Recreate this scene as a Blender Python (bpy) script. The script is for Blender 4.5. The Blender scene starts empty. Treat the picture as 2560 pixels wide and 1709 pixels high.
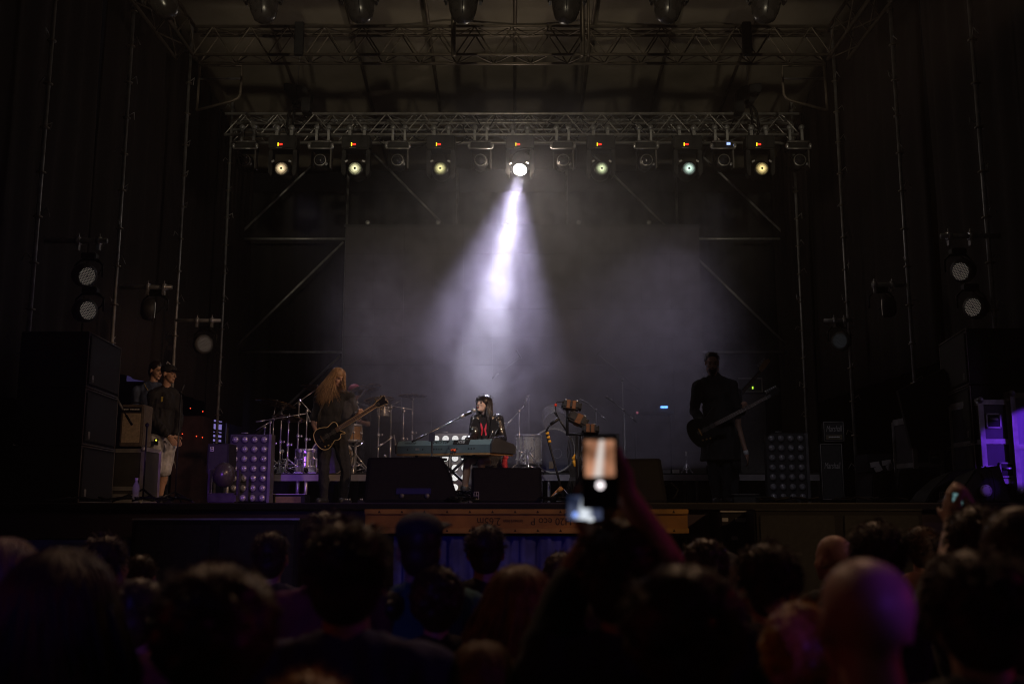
import bpy, bmesh, math, random
from mathutils import Vector, Matrix, Euler, noise
R = math.radians
random.seed(7)
scn = bpy.context.scene
COL = scn.collection
PI = math.pi

# ------------------------------------------------------------------ camera, world, lights, exposure
CAMZ, STG = 1.75, 1.77
FPX, CXP, CYP = 2489.0, 1280.0, 854.5
PITCH = math.atan((1262 - CYP) / FPX)
cam_d = bpy.data.cameras.new('camera')
cam_d.lens = 35.0
cam_d.sensor_width = 36.0
cam_d.clip_start = 0.05
cam_d.clip_end = 400
cam_d.dof.use_dof = True
cam_d.dof.focus_distance = 12.2
cam_d.dof.aperture_fstop = 1.8
cam = bpy.data.objects.new('camera', cam_d)
cam.location = (0, 0, CAMZ)
cam.rotation_euler = (R(90) + PITCH, 0, 0)
COL.objects.link(cam)
scn.camera = cam

scn.view_settings.view_transform = 'Standard'
scn.view_settings.look = 'None'
scn.view_settings.gamma = 1
scn.view_settings.exposure = 0
scn.cycles.use_denoising = True
scn.cycles.max_bounces = 6
scn.cycles.volume_bounces = 0
scn.cycles.volume_step_rate = 0.35
scn.cycles.volume_max_steps = 160
scn.cycles.sample_clamp_indirect = 2.0
scn.cycles.light_sampling_threshold = 0.002
scn.cycles.filter_width = 1.05

world = bpy.data.worlds.new('World')
scn.world = world
world.use_nodes = True
wn = world.node_tree
bg = wn.nodes['Background']
sky = wn.nodes.new('ShaderNodeTexSky')
sky.sky_type = 'NISHITA'
sky.sun_disc = False
sky.sun_elevation = R(-4.5)
sky.sun_rotation = R(200)
wn.links.new(sky.outputs[0], bg.inputs[0])
bg.inputs[1].default_value = 0.12

def lamp(name, kind, loc, aim, energy, col, size=0.1, spot=None, blend=0.5, parent=None, vis=True):
    d = bpy.data.lights.new(name, kind)
    d.energy = energy
    d.color = col
    if kind == 'SPOT':
        d.spot_size = R(spot); d.spot_blend = blend; d.shadow_soft_size = size
    elif kind == 'AREA':
        d.size = size
    elif kind == 'SUN':
        d.angle = size
    else:
        d.shadow_soft_size = size
    o = bpy.data.objects.new(name, d)
    o.location = loc
    v = Vector(aim) - Vector(loc)
    o.rotation_euler = v.to_track_quat('-Z', 'Y').to_euler()
    COL.objects.link(o)
    if parent: o.parent = parent
    return o

# house lamps on the control tower and masts round the crowd; marked ones are added
lamp('tower_lamp_roof', 'SPOT', (0, -16, 5.0), (0, 16, 8.9), 4300, (1.0, .86, .60), .3, 21, .5)
lamp('tower_lamp_stage', 'SPOT', (9.5, -4, 7.0), (-.2, 9.5, 1.9), 1050, (1.0, .60, .30), .25, 24, .8)
lamp('mast_lamp_warm', 'SPOT', (4.9, 7.0, 6.4), (-1.9, 12.6, 2.9), 820, (1.0, .62, .38), .15, 36, .9)
lamp('front_fill', 'SPOT', (-2.5, 3.5, 7.5), (.05, 12.4, 2.5), 950, (.92, .92, 1.0), .2, 17, .9)  # added fill, no fixture: brightens the pianist and keyboard
lamp('front_fill_right', 'SPOT', (2.0, 3.5, 7.5), (3.5, 12.4, 2.3), 170, (.9, .86, 1.0), .2, 17, .9)  # added fill to bring out the right lamp panel and amplifiers
lamp('front_fill_left', 'SPOT', (-1.0, 3.5, 7.5), (-3.0, 13.4, 2.4), 190, (.9, .82, 1.0), .2, 17, .9)  # added fill for the left drum kit
lamp('mast_lamp_violet', 'SPOT', (2.3, -6, 3.6), (.66, 1.75, 1.60), 520, (.22, .05, 1.0), .02, 1.5, 1.0)
lamp('mast_lamp_violet_far', 'SPOT', (4.0, -6, 4.2), (1.57, 4.6, 1.56), 900, (.22, .05, 1.0), .02, 1.0, 1.0)
lamp('mast_lamp_magenta', 'SPOT', (7.5, .5, 4.2), (-.8, 3.0, 1.3), 42, (.65, .06, .85), .15, 60, .7)
lamp('mast_lamp_blue', 'SPOT', (-2.0, -5, 3.6), (-.7, 8.6, 1.2), 270, (.12, .08, 1.0), .15, 18, .8)
lamp('mast_lamp_violet_stage', 'SPOT', (-1.5, -5, 3.8), (-3.3, 12.6, 2.1), 2900, (.34, .10, 1.0), .1, 6.5, .7)
lamp('mast_lamp_violet_cases', 'SPOT', (7.6, 5.8, 4.4), (4.6, 8.8, 2.0), 34, (.6, .42, 1.0), .1, 36, .7)
lamp('added_violet_edge', 'SPOT', (7.2, 6.9, 3.2), (4.72, 8.86, 2.3), 700, (.20, .04, 1.0), .02, 12, .3)  # local spot added to brighten the case at the right edge
lamp('added_violet_plate', 'SPOT', (5.0, 5.5, 2.9), (3.97, 8.33, 1.89), 60, (.22, .05, 1.0), .02, 3.2, .5)  # narrow spot added only to colour the round plate violet
lamp('mast_lamp_red', 'SPOT', (-7.5, 1.0, 3.4), (-.5, 2.2, 1.3), 22, (1.0, .05, .04), .15, 60, .8)
lamp('mast_lamp_red_far', 'SPOT', (8.0, 3.5, 3.2), (1.3, 1.6, 1.45), 40, (1.0, .06, .05), .15, 30, .8)
# unseen wash lamps added to rim the crowd's heads and back-light drums and smoke
for wx_ in (-3.0, 3.0):
    lamp('crowd_rim_wash', 'SPOT', (wx_, 10.4, 9.0), (wx_ * .4, 3.2, 1.2), 290, (1.0, .60, .36), .2, 50, .8)
    lamp('cool_back_fill', 'SPOT', (wx_ * 1.3, 17.4, 7.4), (wx_ * .35, 13.4, 2.2), 230, (.82, .72, 1.0), .2, 44, 1.0)

# ------------------------------------------------------------------ pixel to world helpers (photo pixels, plane y = Y)
CP, SP = math.cos(PITCH), math.sin(PITCH)
def Zp(py, Y):
    v = (CYP - py) / FPX
    return CAMZ + Y * (SP + v * CP) / (CP - v * SP)
def Xp(px, Y, z=None, py=None):
    if z is None: z = Zp(py, Y)
    return (px - CXP) / FPX * (Y * CP + (z - CAMZ) * SP)
def W(px, py, Y):
    return Vector((Xp(px, Y, py=py), Y, Zp(py, Y)))

# ------------------------------------------------------------------ materials
_M = {}
def mat(name, col=(.5, .5, .5), rough=.6, metal=0.0, em=None, es=0.0, var=0.0, vs=6.0, bump=0.0, spec=.5, trans=0.0, alpha=1.0, sheen=0.0):
    if name in _M: return _M[name]
    m = bpy.data.materials.new(name)
    m.use_nodes = True
    nt = m.node_tree
    b = nt.nodes['Principled BSDF']
    b.inputs['Base Color'].default_value = (*col, 1)
    b.inputs['Roughness'].default_value = rough
    b.inputs['Metallic'].default_value = metal
    b.inputs['Specular IOR Level'].default_value = spec
    b.inputs['Transmission Weight'].default_value = trans
    b.inputs['Alpha'].default_value = alpha
    if sheen: b.inputs['Sheen Weight'].default_value = sheen
    if em:
        b.inputs['Emission Color'].default_value = (*em, 1)
        b.inputs['Emission Strength'].default_value = es
    if var or bump:
        tc = nt.nodes.new('ShaderNodeTexCoord')
        n = nt.nodes.new('ShaderNodeTexNoise')
        n.inputs['Scale'].default_value = vs
        n.inputs['Detail'].default_value = 6
        nt.links.new(tc.outputs['Object'], n.inputs['Vector'])
        if var:
            r = nt.nodes.new('ShaderNodeValToRGB')
            r.color_ramp.elements[0].position = .3
            r.color_ramp.elements[1].position = .7
            r.color_ramp.elements[0].color = (*[max(0, c * (1 - var)) for c in col], 1)
            r.color_ramp.elements[1].color = (*[min(1, c * (1 + var)) for c in col], 1)
            nt.links.new(n.outputs['Fac'], r.inputs[0])
            nt.links.new(r.outputs[0], b.inputs['Base Color'])
            mr = nt.nodes.new('ShaderNodeMapRange')
            mr.inputs[3].default_value = max(0.02, rough - .12); mr.inputs[4].default_value = min(1, rough + .12)
            nt.links.new(n.outputs['Fac'], mr.inputs[0]); nt.links.new(mr.outputs[0], b.inputs['Roughness'])
        if bump:
            n2 = nt.nodes.new('ShaderNodeTexNoise'); n2.inputs['Scale'].default_value = vs * 8
            nt.links.new(tc.outputs['Object'], n2.inputs['Vector'])
            bp = nt.nodes.new('ShaderNodeBump'); bp.inputs['Strength'].default_value = bump
            nt.links.new(n2.outputs['Fac'], bp.inputs['Height']); nt.links.new(bp.outputs[0], b.inputs['Normal'])
    _M[name] = m
    return m

blackp = mat('black_paint', (.012, .012, .013), .65, var=.4, bump=.1, spec=.25)
blackm = mat('black_metal', (.02, .02, .022), .38, .3, var=.4)
grille = mat('black_grille', (.018, .018, .018), .7, var=.5, vs=30, bump=.3)
alu = mat('aluminium', (.52, .50, .49), .36, .6, var=.25, vs=9)
steel = mat('galvanised_steel', (.42, .42, .43), .42, .5, var=.35, vs=7)
chrome = mat('chrome', (.82, .82, .84), .2, .7)
drape = mat('black_drape', (.012, .011, .012), .95, var=.35, vs=1.5, bump=.2, sheen=.1)
wood = mat('formwork_wood', (.42, .22, .055), .7, var=.35, vs=5, bump=.2)
rubber = mat('rubber', (.012, .012, .012), .8)
whitep = mat('white_print', (.75, .75, .75), .6)
blueC = mat('blue_cloth', (.06, .07, .35), .9, var=.5, vs=4, bump=.3)
canvas = mat('roof_canvas', (.30, .26, .20), .85, var=.22, vs=1.4, bump=.3)
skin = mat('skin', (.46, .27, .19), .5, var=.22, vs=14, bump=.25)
skin_in_shade = mat('skin_shaded', (.36, .2, .14), .55, var=.1, vs=14)  # darker copy of skin, with shade put into the colour

# ------------------------------------------------------------------ mesh builder
class MB:
    def __init__(s): s.v = []; s.f = []; s.sm = []
    def add(s, vs, fs, smooth=False):
        o = len(s.v); s.v += [tuple(v) for v in vs]
        s.f += [tuple(i + o for i in f) for f in fs]; s.sm += [smooth] * len(fs)
        return s
    def box(s, c, d, rot=None):
        x, y, z = d[0] / 2, d[1] / 2, d[2] / 2
        vs = [Vector((a * x, b * y, e * z)) for a in (-1, 1) for b in (-1, 1) for e in (-1, 1)]
        if rot is not None:
            M = rot if isinstance(rot, Matrix) else Euler(rot).to_matrix()
            vs = [M @ v for v in vs]
        c = Vector(c)
        return s.add([v + c for v in vs], [(0, 1, 3, 2), (4, 6, 7, 5), (0, 4, 5, 1), (2, 3, 7, 6), (0, 2, 6, 4), (1, 5, 7, 3)])
    def b2(s, lo, hi):
        return s.box([(a + b) / 2 for a, b in zip(lo, hi)], [abs(b - a) for a, b in zip(lo, hi)])
    def tube(s, p, q, r, r2=None, n=8, cap=True):
        return s.path([p, q], [r, r if r2 is None else r2], n, cap)
    def path(s, pts, r, n=8, cap=True):
        pts = [Vector(p) for p in pts]
        rs = r if isinstance(r, (list, tuple)) else [r] * len(pts)
        vs = []; prev = None
        for i, p in enumerate(pts):
            t = (pts[min(i + 1, len(pts) - 1)] - pts[max(i - 1, 0)])
            if t.length < 1e-9: t = Vector((0, 0, 1))
            t.normalize()
            if prev is None:
                u = t.orthogonal().normalized()
            else:
                u = prev - t * prev.dot(t)
                u = u.normalized() if u.length > 1e-6 else t.orthogonal().normalized()
            prev = u; w = t.cross(u)
            for k in range(n):
                a = 2 * PI * k / n
                vs.append(p + (u * math.cos(a) + w * math.sin(a)) * rs[i])
        fs = []
        for i in range(len(pts) - 1):
            for k in range(n):
                fs.append((i * n + k, i * n + (k + 1) % n, (i + 1) * n + (k + 1) % n, (i + 1) * n + k))
        if cap:
            fs.append(tuple(reversed(range(n)))); fs.append(tuple(range((len(pts) - 1) * n, len(pts) * n)))
        return s.add(vs, fs, True)
    def ell(s, c, r, rot=None, seg=16, rings=10, lo=-1.0, hi=1.0):
        if not isinstance(r, (tuple, list)): r = (r, r, r)
        M = Matrix.Identity(3) if rot is None else (rot if isinstance(rot, Matrix) else Euler(rot).to_matrix())
        c = Vector(c); vs = []; fs = []
        for i in range(rings + 1):
            ph = -PI / 2 + PI * i / rings
            for k in range(seg):
                a = 2 * PI * k / seg
                vs.append(c + M @ Vector((r[0] * math.cos(ph) * math.cos(a), r[1] * math.cos(ph) * math.sin(a), r[2] * math.sin(ph))))
        for i in range(rings):
            for k in range(seg):
                fs.append((i * seg + k, i * seg + (k + 1) % seg, (i + 1) * seg + (k + 1) % seg, (i + 1) * seg + k))
        return s.add(vs, fs, True)
    def lathe(s, prof, c=(0, 0, 0), axis=(0, 0, 1), n=24, cap=True):
        M = Vector(axis).to_track_quat('Z', 'Y').to_matrix(); c = Vector(c)
        vs = []; fs = []
        for (r, h) in prof:
            for k in range(n):
                a = 2 * PI * k / n
                vs.append(c + M @ Vector((r * math.cos(a), r * math.sin(a), h)))
        for i in range(len(prof) - 1):
            for k in range(n):
                fs.append((i * n + k, i * n + (k + 1) % n, (i + 1) * n + (k + 1) % n, (i + 1) * n + k))
        if cap:
            fs.append(tuple(reversed(range(n)))); fs.append(tuple(range((len(prof) - 1) * n, len(prof) * n)))
        return s.add(vs, fs, True)
    def rings(s, R_, n=28):
        vs = [Vector(c) + Vector((rx * math.cos(2 * PI * k / n), ry * math.sin(2 * PI * k / n), 0)) for c, rx, ry in R_ for k in range(n)]
        fs = [(i * n + k, i * n + (k + 1) % n, (i + 1) * n + (k + 1) % n, (i + 1) * n + k) for i in range(len(R_) - 1) for k in range(n)]
        fs += [tuple(reversed(range(n))), tuple(range((len(R_) - 1) * n, len(R_) * n))]
        return s.add(vs, fs, True)
    def prism(s, poly, y0, y1, M=None):
        # polygon in (x, z), extruded along y
        n = len(poly)
        vs = [Vector((x, y0, z)) for x, z in poly] + [Vector((x, y1, z)) for x, z in poly]
        if M is not None: vs = [M @ v for v in vs]
        fs = [tuple(range(n)), tuple(reversed(range(n, 2 * n)))]
        fs += [(i, i + n, (i + 1) % n + n, (i + 1) % n) for i in range(n)]
        return s.add(vs, fs)
    def build(s, name, m, parent=None, bevel=0.0, weld=False):
        me = bpy.data.meshes.new(name)
        me.from_pydata(s.v, [], s.f)
        me.polygons.foreach_set('use_smooth', s.sm)
        bm = bmesh.new(); bm.from_mesh(me)
        if weld: bmesh.ops.remove_doubles(bm, verts=bm.verts, dist=1e-5)
        if bevel:
            es = [e for e in bm.edges if len(e.link_faces) == 2 and e.calc_face_angle(0) > .6]
            bmesh.ops.bevel(bm, geom=es, offset=bevel, segments=2, affect='EDGES', clamp_overlap=True)
        bmesh.ops.recalc_face_normals(bm, faces=bm.faces)
        bm.to_mesh(me); bm.free()
        me.materials.append(m)
        o = bpy.data.objects.new(name, me)
        COL.objects.link(o)
        if parent: o.parent = parent
        return o

def tag(o, label=None, cat=None, group=None, kind=None):
    if label: o['label'] = label
    if cat: o['category'] = cat
    if group: o['group'] = group
    if kind: o['kind'] = kind
    return o
def thing(name, label, cat, loc=(0, 0, 0), group=None, rz=0.0):
    o = bpy.data.objects.new(name, None); COL.objects.link(o)
    o.empty_display_size = .1
    o.location = loc; o.rotation_euler = (0, 0, rz)
    return tag(o, label, cat, group)
def copy_tree(o, parent=None):
    c = o.copy(); COL.objects.link(c)
    if parent: c.parent = parent
    for ch in list(o.children): copy_tree(ch, c)
    return c
def clone(o, label, loc, rz=None, group=None):
    c = copy_tree(o); c['label'] = label; c.location = loc
    if rz is not None: c.rotation_euler = (0, 0, rz)
    if group: c['group'] = group
    return c
def text(body, size, m, name, parent, loc, rot, thick=.002, shear=0.0, sx=1.0, align='CENTER'):
    cu = bpy.data.curves.new(name, 'FONT'); cu.body = body; cu.size = size
    cu.align_x = align; cu.align_y = 'CENTER'; cu.extrude = thick; cu.shear = shear
    o = bpy.data.objects.new(name, cu); COL.objects.link(o)
    bpy.context.view_layer.update()
    me = bpy.data.meshes.new_from_object(o.evaluated_get(bpy.context.evaluated_depsgraph_get()))
    bpy.data.objects.remove(o)
    me.materials.clear(); me.materials.append(m)
    t = bpy.data.objects.new(name, me); COL.objects.link(t)
    t.location = loc; t.rotation_euler = rot; t.scale = (sx, 1, 1)
    if parent: t.parent = parent
    return t
def folds(o, amp=.008, sc=9.0, seed=0.0):
    """press creases into a garment"""
    import array
    me = o.data; n = len(me.vertices); nr = array.array('f', [0.0] * (3 * n)); me.vertices.foreach_get('normal', nr)
    co = array.array('f', [0.0] * (3 * n)); me.vertices.foreach_get('co', co)
    for i in range(n):
        c = Vector(co[3 * i:3 * i + 3]); n_ = noise.noise((c.x * sc * 1.3 + seed, c.y * sc + seed, c.z * sc * .55 + c.x * 3))
        m_ = noise.noise((c.x * sc * 2.6, c.y * sc * 2.2 + seed, c.z * sc * 1.7 - c.x * 9))
        k = amp * (1 - 2.2 * abs(n_) - .9 * abs(m_) - .25)
        for q in range(3): co[3 * i + q] += nr[3 * i + q] * k
    me.vertices.foreach_set('co', co); me.update()
def smooth_poly(P, k=3):
    out = []; n = len(P)
    for i in range(n):
        p0, p1, p2, p3 = P[i - 1], P[i], P[(i + 1) % n], P[(i + 2) % n]
        for j in range(k):
            t = j / k
            out.append(tuple(.5 * (2 * p1[q] + (p2[q] - p0[q]) * t + (2 * p0[q] - 5 * p1[q] + 4 * p2[q] - p3[q]) * t * t + (3 * p1[q] - p0[q] - 3 * p2[q] + p3[q]) * t ** 3) for q in (0, 1)))
    return out
def blob(mb, name, m, parent=None, voxel=.01, smooth=4, keep=None):
    # fuse the closed pieces of mb into one continuous skin
    o = mb.build(name, m, None)
    md = o.modifiers.new('r', 'REMESH'); md.mode = 'VOXEL'; md.voxel_size = voxel; md.use_smooth_shade = True
    if smooth:
        sm = o.modifiers.new('s', 'SMOOTH'); sm.iterations = smooth; sm.factor = .5
    bpy.context.view_layer.update()
    me = bpy.data.meshes.new_from_object(o.evaluated_get(bpy.context.evaluated_depsgraph_get()))
    old = o.data; o.modifiers.clear(); o.data = me
    bpy.data.meshes.remove(old)
    me.name = name
    me.materials.clear(); me.materials.append(m)
    me.polygons.foreach_set('use_smooth', [True] * len(me.polygons))
    if parent: o.parent = parent
    return o
# ------------------------------------------------------------------ the setting
asph = mat('asphalt', (.045, .045, .048), .9, var=.3, vs=3, bump=.4)
g = MB().box((0, 40, -.01), (240, 240, .02)).build('ground', asph); tag(g, kind='structure')
stagem = mat('stage_ply', (.05, .045, .042), .55, var=.4, vs=2.5, bump=.1)
st = MB().box((0, 14.6, STG - .0225), (13.6, 12.6, .045)).build('stage_floor', stagem); tag(st, kind='structure')

# stage fascia boards, timber beam, cloth below
f = thing('stage_fascia', 'black board face below the stage edge behind the timber beam', 'stage front', (0, 8.3, 0))
MB().box((0, .06, 1.60), (13.6, .03, .235)).build('board', mat('fascia_board', (.05, .03, .045), .7, var=.3, vs=2), f)
MB().box((0, .0, 1.738), (13.6, .10, .045)).build('edge_strip', blackp, f)
for i in range(7):
    MB().box((-6 + 2 * i, .2, .74), (.08, .08, 1.47)).build('leg', steel, f)

bz0, bz1 = Zp(1332, 8.2), Zp(1272, 8.2)
bx0, bx1 = Xp(912, 8.2, 1.6), Xp(1720, 8.2, 1.6)
beam = thing('timber_beam', 'yellow timber formwork beam with upside down print along the stage front', 'beam', ((bx0 + bx1) / 2, 8.2, bz0))
L = bx1 - bx0; H = bz1 - bz0
MB().box((0, 0, H - .02), (L, .08, .04)).build('flange', wood, beam, .004)
MB().box((0, 0, .02), (L, .08, .04)).build('flange', wood, beam, .004)
MB().box((0, 0, H / 2), (L - .01, .027, H - .081)).build('web', mat('beam_web', (.36, .17, .045), .75, var=.3, vs=5), beam)
ink = mat('beam_ink', (.05, .025, .012), .8)
zc_ = H / 2
text('2.65m', .088, ink, 'print', beam, (Xp(1222, 8.2, 1.6) - beam.location.x, -.0155, zc_), (R(90), R(180), 0), .001, sx=.9)
text('H20 eco P', .082, ink, 'print', beam, (Xp(1378, 8.2, 1.6) - beam.location.x, -.0155, zc_), (R(90), R(180), 0), .001, sx=.95)
text('formwork beam', .045, ink, 'print', beam, (Xp(1283, 8.2, 1.6) - beam.location.x, -.0155, zc_), (R(90), R(180), 0), .0008, sx=.55)
bolt = MB()
for k in range(14):
    x = -L / 2 + .12 + k * (L - .24) / 13
    bolt.prism([(x - .012, H - .03), (x + .012, H - .03), (x, H - .008)], -.0415, -.04)
    bolt.prism([(x - .012, .012), (x + .012, .012), (x, .034)], -.0415, -.04)
bolt.build('nail_mark', ink, beam)

sk = MB()
n = 60; x0, x1 = Xp(985, 8.35, 1.3), Xp(1470, 8.35, 1.3)
vs = []; fs = []
for i in range(n + 1):
    x = x0 + (x1 - x0) * i / n
    y = 8.29 + .025 * math.sin(i * .9) + .02 * math.sin(i * 2.3 + 1)
    vs += [(x, y, 1.50), (x, y + .02, .03), (x, y + .012, 1.50), (x, y + .032, .03)]
for i in range(n):
    a = 4 * i; fs += [(a, a + 4, a + 5, a + 1), (a + 2, a + 3, a + 7, a + 6), (a, a + 2, a + 6, a + 4), (a + 1, a + 5, a + 7, a + 3)]
sk.add(vs, fs, True)
tag(sk.build('stage_skirt', blueC), 'blue cloth skirt hanging under the yellow timber beam', 'cloth')
sk2 = MB(); vs = []; fs = []
x0, x1 = -5.9, Xp(330, 8.35, 1.3)
for i in range(41):
    x = x0 + (x1 - x0) * i / 40; y = 8.29 + .03 * math.sin(i * 1.1)
    vs += [(x, y, 1.47), (x, y + .02, .03), (x, y + .012, 1.47), (x, y + .032, .03)]
for i in range(40):
    a = 4 * i; fs += [(a, a + 4, a + 5, a + 1), (a + 2, a + 3, a + 7, a + 6), (a, a + 2, a + 6, a + 4), (a + 1, a + 5, a + 7, a + 3)]
sk2.add(vs, fs, True)
tag(sk2.build('stage_skirt', blueC), 'blue cloth skirt at the far left of the stage front', 'cloth')

# subwoofers and a flight case on the ground in front of the stage
def sub_box(name, label, px0, px1, pyt, Y, d=.7, nx=2, mtop=None):
    zt = Zp(pyt, Y); xa, xb = Xp(px0, Y, zt), Xp(px1, Y, zt)
    t = thing(name, label, 'loudspeaker', ((xa + xb) / 2, Y, 0), 'subwoofers on the ground before the stage')
    w = (xb - xa)
    MB().box((0, d / 2, zt / 2), (w, d, zt)).build('cabinet', blackp, t, .012)
    for i in range(nx):
        for j in range(2):
            cx = -w / 2 + w * (i + .5) / nx
            MB().box((cx, -.004, zt * (.25 + .5 * j)), (w / nx - .07, .016, zt / 2 - .07)).build('grille', grille, t, .005)
    MB().box((0, .012, zt + .006), (w, .03, .012)).build('edge_trim', mtop or alu, t, .002)
    return t
sub_box('subwoofer', 'wide black subwoofer stack with pale top edge left of the timber beam', 330, 748, 1299, 7.55)
sub_box('subwoofer', 'long black subwoofer stack with violet top edge right of the timber beam', 1886, 2306, 1276, 7.6, mtop=blackm)
Y = 7.9; zt = Zp(1279, Y); xa, xb = Xp(1800, Y, zt), Xp(1880, Y, zt)
t = thing('amplifier_rack', 'small black amplifier rack with silver front rails before the stage', 'rack', ((xa + xb) / 2, Y, 0)); w = xb - xa
MB().box((0, .3, zt / 2), (w, .6, zt)).build('case', blackp, t, .01)
MB().box((0, .0, zt + .004), (w, .03, .01)).build('trim', alu, t)
for z, wa, cx in ((zt - .06, .05, -.09), (zt - .06, .12, .05), (zt - .20, .05, -.02)):
    MB().box((cx, -.008, z), (wa, .016, .03)).build('handle', steel, t, .004)

# ------------------------------------------------------------------ trusses and scaffolding
def lattice(t, a, b, w, h, rc, rb, pitch, m, up=(0, 0, 1), lace_m=None):
    """box truss from a to b (local), chords as parts, lacing as one part"""
    a, b = Vector(a), Vector(b); d = (b - a); Ln = d.length; d.normalize()
    up = Vector(up); side = d.cross(up).normalized()
    cs = []
    for sx in (-1, 1):
        for sz in (-1, 1):
            o = side * (w / 2 * sx) + up * (h / 2 * sz)
            cs.append(o)
            MB().tube(a + o, b + o, rc, n=10).build('chord', m, t)
    lace = MB(); k = max(1, round(Ln / pitch))
    for fa, fb in ((0, 1), (2, 3), (0, 2), (1, 3)):
        for i in range(k):
            p, q, r_ = a + d * (Ln * i / k), a + d * (Ln * (i + .5) / k), a + d * (Ln * (i + 1) / k)
            lace.tube(p + cs[fa], q + cs[fb], rb, n=6, cap=False)
            lace.tube(q + cs[fb], r_ + cs[fa], rb, n=6, cap=False)
    lace.build('bracing', lace_m or m, t)

t = thing('front_truss', 'dark flat lattice truss spanning the stage under the pale canvas roof', 'truss', (0, 14, 0))
zt_, zb_ = Zp(78, 14), Zp(148, 14); wx = 4.72
dk = mat('dark_truss', (.17, .14, .11), .5, .6, var=.3)
lattice(t, (-wx, 0, (zt_ + zb_) / 2), (wx, 0, (zt_ + zb_) / 2), .30, zt_ - zb_, .024, .011, .56, dk)
for px in (1135, 1455, 1470):
    MB().tube((Xp(px, 14, 8.4), -.17, zb_ - .03), (Xp(px, 14, 8.4) + .0, -.17, 10.0), .035 if px != 1470 else .02).build('post', dk, t)
for px in (754, 1860):
    x = Xp(px, 14, 8.4)
    MB().box((x, -.2, (zt_ + zb_) / 2), (.13, .10, zt_ - zb_ + .06)).build('hoist_block', blackp, t, .01)
for sx in (-1, 1):
    lab = 'dark side truss running toward the crowd on the %s of the roof' % ('left' if sx < 0 else 'right')
    t = thing('side_truss', lab, 'truss', (sx * 4.87, 11, 0), 'side trusses under the roof')
    lattice(t, (0, -4, (zt_ + zb_) / 2), (0, 3.0, (zt_ + zb_) / 2), .30, zt_ - zb_, .026, .012, .9, dk)

t = thing('rear_truss', 'silver box truss carrying the row of moving lights above the screen', 'truss', (0, 16, 0))
zt2, zb2 = Zp(285, 16), Zp(337, 16); wx2 = 4.85
lattice(t, (-wx2, .2, (zt2 + zb2) / 2), (wx2, .2, (zt2 + zb2) / 2), .42, zt2 - zb2, .025, .010, .62, alu)
# cable runs looped along the truss
random.seed(5)
for i in range(26):
    x = -4.6 + 9.2 * random.random(); w = .2 + .5 * random.random(); s_ = .08 + .2 * random.random()
    z0 = zb2 + random.random() * (zt2 - zb2)
    MB().path([(x + w * k / 8, -.03 + .05 * random.random(), z0 - s_ * math.sin(PI * k / 8)) for k in range(9)], .008, 5).build('cable', rubber, t)
t = thing('thin_truss', 'thin bar truss behind the silver truss between the moving lights', 'truss', (0, 16.8, 0))
zc2 = Zp(312, 16.8)
lattice(t, (-4.9, 0, zc2), (4.9, 0, zc2), .3, .3, .02, .008, .5, steel)
t = thing('steel_rail', 'single steel rail running behind the hanging moving lights', 'rail', (0, 16.25, 0))
MB().tube((-4.6, 0, Zp(357, 16.25)), (4.6, 0, Zp(357, 16.25)), .024).build('rail', alu, t)
for i in range(9):
    x = -4.4 + 8.8 * i / 8
    MB().tube((x, 0, Zp(357, 16.25)), (x, .0, zb2), .01).build('drop', alu, t)

# roof canvas with ribs, seen from below
def roofz(Y): return 9.6 - .14 * (Y - 13)
rm = MB(); nx, ny = 40, 36; vs = []; fs = []
for j in range(ny + 1):
    Yr = 7.5 + 12.8 * j / ny
    for i in range(nx + 1):
        x = -5.5 + 11.0 * i / nx
        sag = .06 * math.sin(PI * ((i % 8) / 8)) + .03 * noise.noise((x * .8, Yr * .8, 0))
        vs.append((x, Yr, roofz(Yr) + .25 - sag - .004 * x * x))
for j in range(ny):
    for i in range(nx):
        a = j * (nx + 1) + i; fs.append((a, a + 1, a + nx + 2, a + nx + 1))
rm.add(vs, fs, True)
t = thing('stage_roof', 'khaki canvas stage roof stretched over dark ribs', 'roof', (0, 0, 0))
ro = rm.build('canvas', canvas, t)
md = ro.modifiers.new('s', 'SOLIDIFY'); md.thickness = .01; md.offset = 1
for i, x in enumerate((-3.9, -2.6, -1.35, 0.05, 1.3, 2.6, 3.9)):
    MB().path([(x * (1 - .0 * k), 8 + 12 * k / 6, roofz(8 + 2 * k) + .10) for k in range(7)], .03, 8).build('rib', dk, t)
for Yr in (10.2, 12.4, 15.2, 18.2):
    MB().tube((-5.3, Yr, roofz(Yr) + .07), (5.3, Yr, roofz(Yr) + .07), .022).build('purlin', dk, t)

# black drapes: back wall and side walls, pleated, on the scaffold
def drape_wall(name, label, p0, p1, z0, z1, folds, amp, top=None):
    mb = MB(); p0, p1 = Vector((*p0, 0)), Vector((*p1, 0)); d = p1 - p0; nrm = Vector((-d.y, d.x, 0)).normalized()
    vs = []; fs = []; n = folds * 6; m_ = 8
    for j in range(m_ + 1):
        for i in range(n + 1):
            u = i / n
            o = amp * math.sin(u * folds * 2 * PI + .6 * math.sin(j * .7 + u * 9)) + amp * .8 * noise.noise((u * 6, j * .5, 3))
            zt = (top(u) if top else z1)
            vs.append((*(p0 + d * u + nrm * o).xy, z0 + (zt - z0) * j / m_))
    for j in range(m_):
        for i in range(n):
            a = j * (n + 1) + i; fs.append((a, a + 1, a + n + 2, a + n + 1))
    mb.add(vs, fs, True)
    o = mb.build(name, drape); md = o.modifiers.new('s', 'SOLIDIFY'); md.thickness = .012
    return tag(o, label, 'curtain')
drape_wall('back_curtain', 'black pleated curtain hung behind the screen', (-6.2, 20.2), (6.2, 20.2), .1, 8.25, 34, .035)
brown = mat('brown_tarpaulin', (.023, .017, .017), .9, var=.35, vs=1.2, bump=.2)
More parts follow.
